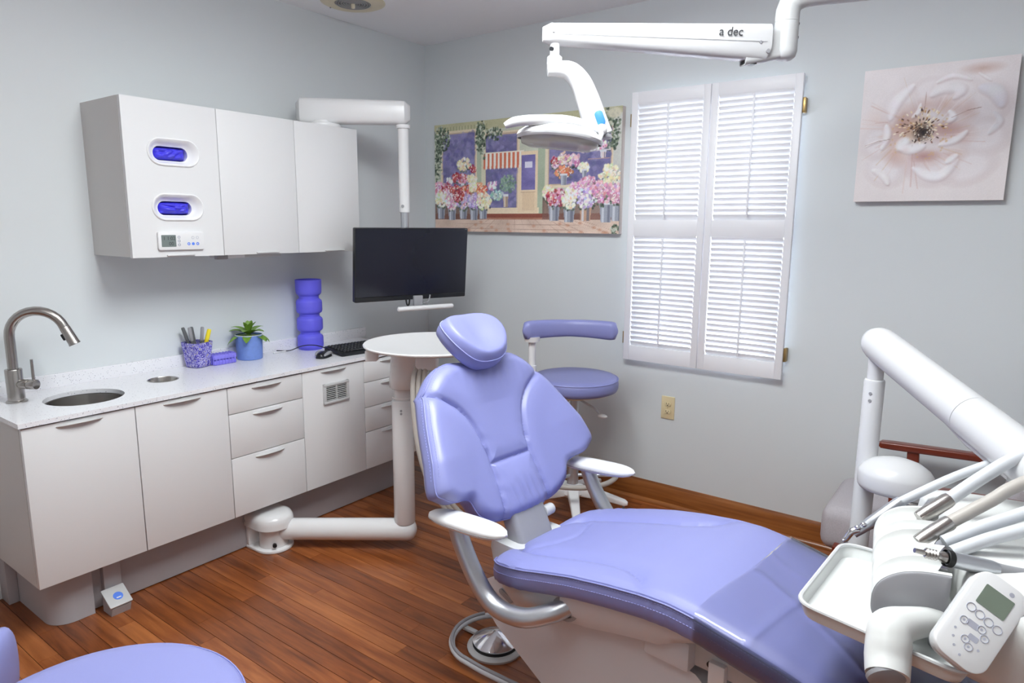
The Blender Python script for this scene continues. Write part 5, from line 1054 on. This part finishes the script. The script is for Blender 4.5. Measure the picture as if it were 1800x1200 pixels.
# ================================================================== dentist's delivery unit at the right
t = thing('delivery_unit', 'white dental delivery unit with tray, instrument holders and jointed arm', 'delivery unit', (2.677, -1.065, F))
PQ = Vector((2.677, -1.065, 0))
MB().lathe([(0, F+.09), (.0262, F+.09), (.0262, .985), (.0245, .99), (.0205, .991), (.0205, 1.06), (0, 1.06)], PQ, (0, 0, 1), 30).build('post', 'arm_white', t)
for dz in (.955, .935): MB().cyl(PQ+Vector((-.004, -.0258, dz)), PQ+Vector((-.004, -.0272, dz)), .0042, n=12).build('screw', 'mid_grey_plastic', t)
MB().tube([PQ+Vector((0, .03, F+.07)), PQ+Vector((0, -.02, F+.07)), PQ+Vector((-.10, -.30, F+.07)), PQ+Vector((-.18, -.46, F+.07))], .04, 20).build('floor_arm', 'white_enamel', t)
MB().lathe([(0, 0), (.085, 0), (.087, .01), (.08, .02), (0, .022)], PQ+Vector((0, 0, F+.0005)), (0, 0, 1), 32).build('foot', 'white_enamel', t)
f0, f1 = Vector((2.676, -1.047, 1.087)), Vector((3.0, -1.47, .955)); fd = (f1-f0).normalized(); Lf = (f1-f0).length
fa = MB().tube([f0-fd*.044, f0-fd*.040, f0-fd*.030, f0-fd*.012, f0+fd*.01, f0+fd*.04, f0+fd*Lf*.72], [.006, .02, .034, .043, .0465, .0475, .0475], 32).build('flex_arm', 'arm_white', t, ang=60)
MB().tube([f0+fd*Lf*.723, f0+fd*(Lf+.12), f0+fd*(Lf+.2), f0+fd*(Lf+.21)], [.0478, .0478, .044, .02], 32).build('arm_end', 'arm_white', t, ang=60)
MB().tube([f0+fd*Lf*.42-Vector((0, 0, .036)), f0+fd*Lf*.75-Vector((0, 0, .043)), f0+fd*(Lf+.0)-Vector((0, 0, .04))], [.01, .022, .022], 16).build('arm_underside', 'arm_white', t)
# domed hub bracket beside the post
HB = Vector((2.755, -1.105, .705)); hd_ = Vector((.9, -.43, 0)).normalized(); R = []
for z, g in ((0, .94), (.006, .985), (.012, 1), (.042, 1), (.048, .97), (.062, .86), (.075, .66), (.083, .40), (.086, .12)):
    R.append([HB+Vector((.092*g*math.cos(a)*1.0, .078*g*math.sin(a), z)) for a in [2*PI*k/44 for k in range(44)]])
MB().rings(R).build('dome_hub', 'arm_white', t, ang=50); MB().cyl(HB+Vector((.075, -.05, .022)), HB+Vector((.082, -.058, .022)), .006, n=12).build('hub_screw', 'mid_grey_plastic', t)
MB().tube([HB+Vector((.045+.042*math.cos(a), -.02+.036*math.sin(a), -.012)) for a in [2*PI*k/32 for k in range(32)]], .006, 10, closed=True).build('hub_ring', 'brushed_steel', t); MB().cyl(HB+Vector((.045, -.02, -.06)), HB+Vector((.045, -.02, .002)), .034, n=24).build('hub_spindle', 'white_enamel', t)
MB().tube([HB+Vector((.045, -.02, -.05)), HB+Vector((.10, -.2, -.04)), HB+Vector((.2, -.36, .03))], [.03, .03, .035], 16, smooth=5).build('head_link', 'white_enamel', t)
# head body
hc = [(2.965, -1.94), (2.94, -1.86), (2.90, -1.60), (2.845, -1.50), (2.88, -1.41), (3.26, -1.37), (3.32, -1.5), (3.32, -1.9), (3.27, -1.95)]
hc = [(p.x, p.y) for p in catmull([(a, b_, 0) for a, b_ in hc], 5, True)]; R = []
cxh, cyh = 3.08, -1.68
for z, g in ((.70, .86), (.712, .95), (.735, 1.0), (.80, 1.0), (.825, .985), (.838, .95), (.843, .86)): R.append([((cxh+(a-cxh)*g), cyh+(b_-cyh)*g, z) for a, b_ in hc])
MB().rings(R).build('head_body', 'unit_white', t, ang=50)
# scalloped instrument rail
rn, rf_ = Vector((2.868, -1.90, 0)), Vector((2.828, -1.605, 0)); rd = (rf_-rn).normalized(); rs = Vector((rd.y, -rd.x, 0)); rl_ = (rf_-rn).length
prf = catmull([(.055, 0, .752), (.0, 0, .750), (-.045, 0, .756), (-.054, 0, .785), (-.046, 0, .818), (-.02, 0, .842), (.015, 0, .853), (.055, 0, .856)], 6)
def rail(u, v):
    y = u*rl_; k = v*(len(prf)-1); i = min(int(k), len(prf)-2); p = prf[i].lerp(prf[i+1], k-i); b5 = (y-.012)/((rl_-.02)/5); fr_ = b5-math.floor(b5); g = 0
    if .0 < b5 < 5: g = max(0, math.sin(PI*fr_))**.7
    wgt = max(0, min(1, (p.z-.79)/.04)); sc_ = 1-.0; off_ = .027*g*wgt
    q = Vector((p.x, 0, p.z)); c0 = Vector((.01, 0, .80)); dirn = (c0-q).normalized(); q = q+dirn*off_
    return rn+rd*y+rs*q.x+Vector((0, 0, q.z))
MB().grid(rail, 120, len(prf)-1).build('instrument_rail', 'unit_white', t, ang=60)
MB().rings([[rn+rd*y+rs*(.0+(p.x-.0)*g)+Vector((0, 0, .80+(p.z-.80)*g)) for p in prf] for y, g in ((-.006, .93), (-.004, .985), (.004, .99))]).build('rail_end_cap', 'mid_grey_plastic', t, ang=40)
MB().rings([[rf_+rd*y+rs*p.x*g+Vector((0, 0, .80+(p.z-.80)*g)) for p in prf] for y, g in ((-.004, .99), (.008, .95))]).build('rail_end_cap', 'unit_white', t, ang=40)
# tray
A_, B_, C2, D2 = Vector((2.702, -1.924)), Vector((2.722, -1.628)), Vector((2.95, -1.64)), Vector((2.96, -1.985))
def rpoly(P, r, n=6):
    o = []
    for i in range(len(P)):
        a, b_, c = P[i-1], P[i], P[(i+1) % len(P)]; e1 = (a-b_).normalized(); e2 = (c-b_).normalized(); p0, p1 = b_+e1*r, b_+e2*r
        for k in range(n+1): s_ = k/n; o.append(p0*(1-s_)**2+b_*2*s_*(1-s_)+p1*s_**2)
    return o
tp = rpoly([A_, D2, C2, B_], .035); cen = (A_+B_+C2+D2)/4; R = []
for g, z in ((.90, .722), (.955, .722), (.985, .733), (1.0, .744), (1.012, .745), (1.012, .748), (.995, .7485), (.972, .738), (.945, .7265), (.90, .7262)):
    R.append([Vector((*(cen+(p-cen)*g), z)) for p in tp])
tr_ = MB().rings(R).build('tray', 'tray_white', t, ang=60)
MB().tube([Vector((*(cen+(p-cen)*1.004), .7485)) for p in tp], .0042, 8, closed=True).build('tray_rim', 'grey_plastic', tr_)
MB().bb((2.86, -1.86, .70), (3.0, -1.66, .722), .006).build('tray_support', 'grey_plastic', t)
# handle grip
gp = [Vector((2.945, -1.86, .776)), Vector((2.905, -1.90, .776)), Vector((2.872, -1.937, .777)), Vector((2.853, -1.963, .774)), Vector((2.853, -1.978, .758)), Vector((2.855, -1.992, .738)), Vector((2.859, -2.012, .722))]
MB().tube(gp, [.020, .021, .026, .032, .033, .033, .031], 24, smooth=6).build('grip', 'unit_white', t, ang=60); e_ = (gp[-1]-gp[-2]).normalized(); MB().lathe([(.0305, -.002), (.029, .004), (.024, .007), (0, .008)], gp[-1], e_+Vector((.35, -.15, 0)), 24).build('grip_cap', 'mid_grey_plastic', t)
MB().bb((2.90, -1.895, .712), (3.0, -1.85, .762), .012, 3).build('grip_mount', 'mid_grey_plastic', t)
# touch pad
tb = Vector((2.966, -1.962, .829)); cr_, cu = Vector(r2), -Vector(d2); cf = -Vector(fw)
la = (cr_*.63+cu*.776); lb = (cr_*.776-cu*.63); tn = (cf+lb*-.42+la*.25).normalized(); la = (la-tn*la.dot(tn)).normalized(); lb = tn.cross(la)*1.0; TM = basis(tb, lb, la, tn)
if TM.determinant() < 0: lb = -lb; TM = basis(tb, lb, la, tn)
TM = TM @ Matrix.Scale(.87, 4)
flip = 1 if lb.dot(cr_) > 0 else -1
tpd = thing('touch_pad', 'white keypad with green-grey display on the delivery unit', 'keypad', tb)
MB().prism(rrect(.086, .170, .026, 8), .018, TM @ Matrix.Translation((0, 0, -.018)), .003).build('housing', 'white_plastic', tpd)
MB().prism(rrect(.083, .166, .026, 8), .026, TM @ Matrix.Translation((0, 0, -.0442)), .008).build('lower_housing', 'grey_plastic', tpd)
MB().prism(rrect(.048, .038, .002, 3, 0, .042), .0008, TM).build('display', 'lcd_green', tpd)
def ring_(x, y, r_, m='print_grey', w=.0007): return MB().tube([TM @ Vector((x*flip+r_*math.cos(a), y+r_*math.sin(a), .0003)) for a in [2*PI*k/22 for k in range(22)]], w, 5, closed=True).build('button', m, tpd)
for k in range(4): ring_(-.024+.016*k, .010-.002*k, .007)
for x, y in ((-.022, -.016), (.006, -.012), (.016, -.022), (-.006, -.042), (.004, -.05)): o = ring_(x, y, .0062); MB().prism(oc(x*flip, y, .0022, 10), .0003, TM).build('symbol', 'print_grey', o)
MB().prism(rrect(.020, .011, .002, 3, -.008*flip, -.014), .0003, TM).build('key_panel', 'print_grey', tpd); MB().prism(rrect(.016, .010, .002, 3, .003*flip, -.033), .0003, TM).build('key_panel', 'print_grey', tpd)
for x, y in ((-.026, -.036), (-.022, -.05), (-.014, -.062), (0, -.07), (.018, -.045)): MB().prism(oc(x*flip, y, .0022, 10), .0003, TM).build('symbol', 'print_grey', tpd)
MB().prism(oc(.014*flip, .070, .004, 14), .0003, TM).build('logo', 'print_grey', tpd)
MB().tube([tb-tn*.04, tb-tn*.07+Vector((.03, .03, 0)), Vector((3.02, -1.86, .79))], .018, 14, smooth=4).build('pad_stalk', 'white_plastic', tpd)
# handpieces with their hoses
def handpiece(label, tip, hnd, hose, hm, rt=.0065, rh=.0105, rhose=.0085, mt='brushed_steel', extra=None):
    tip, hnd = Vector(tip), Vector(hnd); h = thing('handpiece', label, 'handpiece', hnd, 0, 'handpieces resting on the instrument rail'); d_ = (hnd-tip); L_ = d_.length
    MB().lathe([(0, 0), (rt, 0), (rt*1.05, .003), (rh, L_*.35), (rh, L_*.9), (rh*.9, L_)], tip, d_, 20).build('barrel', mt, h)
    MB().tube([hnd-d_.normalized()*.004]+[Vector(p) for p in hose], rhose, 12, smooth=6).build('hose', hm, h)
    return h
h = handpiece('slim metal syringe handpiece with angled tip furthest from the camera', (2.735, -1.58, .752), (2.812, -1.54, .834), [(2.90, -1.485, .893), (3.007, -1.40, .943), (3.15, -1.28, 1.0)], 'hose_pale', .0075, .0125, .0095, 'satin_metal')
MB().tube([(2.742, -1.577, .764), (2.730, -1.583, .758), (2.722, -1.588, .742), (2.716, -1.592, .736)], [.009, .0075, .006, .005], 12, smooth=4).build('nozzle', 'chrome', h)
for k in range(2): MB().ell(Vector((2.742+.010*k, -1.590+.004*k, .774+.008*k)), (.0065, .0065, .0055), 12, 8).build('button', 'chrome', h)
handpiece('metal tipped handpiece second from the far end of the rail', (2.852, -1.634, .841), (2.897, -1.595, .879), [(2.95, -1.555, .93), (3.003, -1.521, .972), (3.15, -1.43, 1.06)], 'hose_pale', .0125, .0145, .0125)
handpiece('metal tipped handpiece in the middle of the rail', (2.861, -1.731, .831), (2.905, -1.692, .869), [(2.96, -1.655, .912), (3.005, -1.625, .948), (3.15, -1.54, 1.03)], 'hose_grey', .0125, .0145, .0115)
for k, (a, c) in enumerate((((2.90, -1.735, .845), (3.01, -1.665, .905)), ((2.915, -1.765, .842), (3.012, -1.70, .888)))):
    o = MB().tube([a, Vector(a).lerp(Vector(c), .5)+Vector((0, 0, .003)), c, Vector(c)+(Vector(c)-Vector(a))*1.2], .0115, 12, smooth=5).build('instrument_hose', 'hose_pale'); tag(o, ['pale hose lying over the delivery head, upper of two', 'pale hose lying over the delivery head, lower of two'][k], 'hose', 'loose hoses on the delivery head')
h = handpiece('grey handpiece with threaded steel tip nearest the camera', (2.913, -1.838, .8605), (2.978, -1.794, .843), [(3.017, -1.767, .833), (3.12, -1.70, .82)], 'mid_grey_plastic', .0125, .0135, .012, 'satin_metal')
n0_, n1_ = Vector((2.866, -1.869, .873)), Vector((2.913, -1.838, .8605)); dd = (n1_-n0_); MB().lathe([(0, 0), (.004, 0), (.0045, dd.length*.3)]+[(.0062+.0028*(k % 2)*(1 if k < 9 else 0), dd.length*(.3+.045*k)) for k in range(11)]+[(.0095, dd.length*.82), (.0095, dd.length)], n0_, dd, 18).build('coupling', 'brushed_steel', h)
MB().lathe([(.0132, -.006), (.0142, -.005), (.0142, .004), (.0132, .005)], n1_, dd, 20).build('black_ring', 'black_rubber', h)
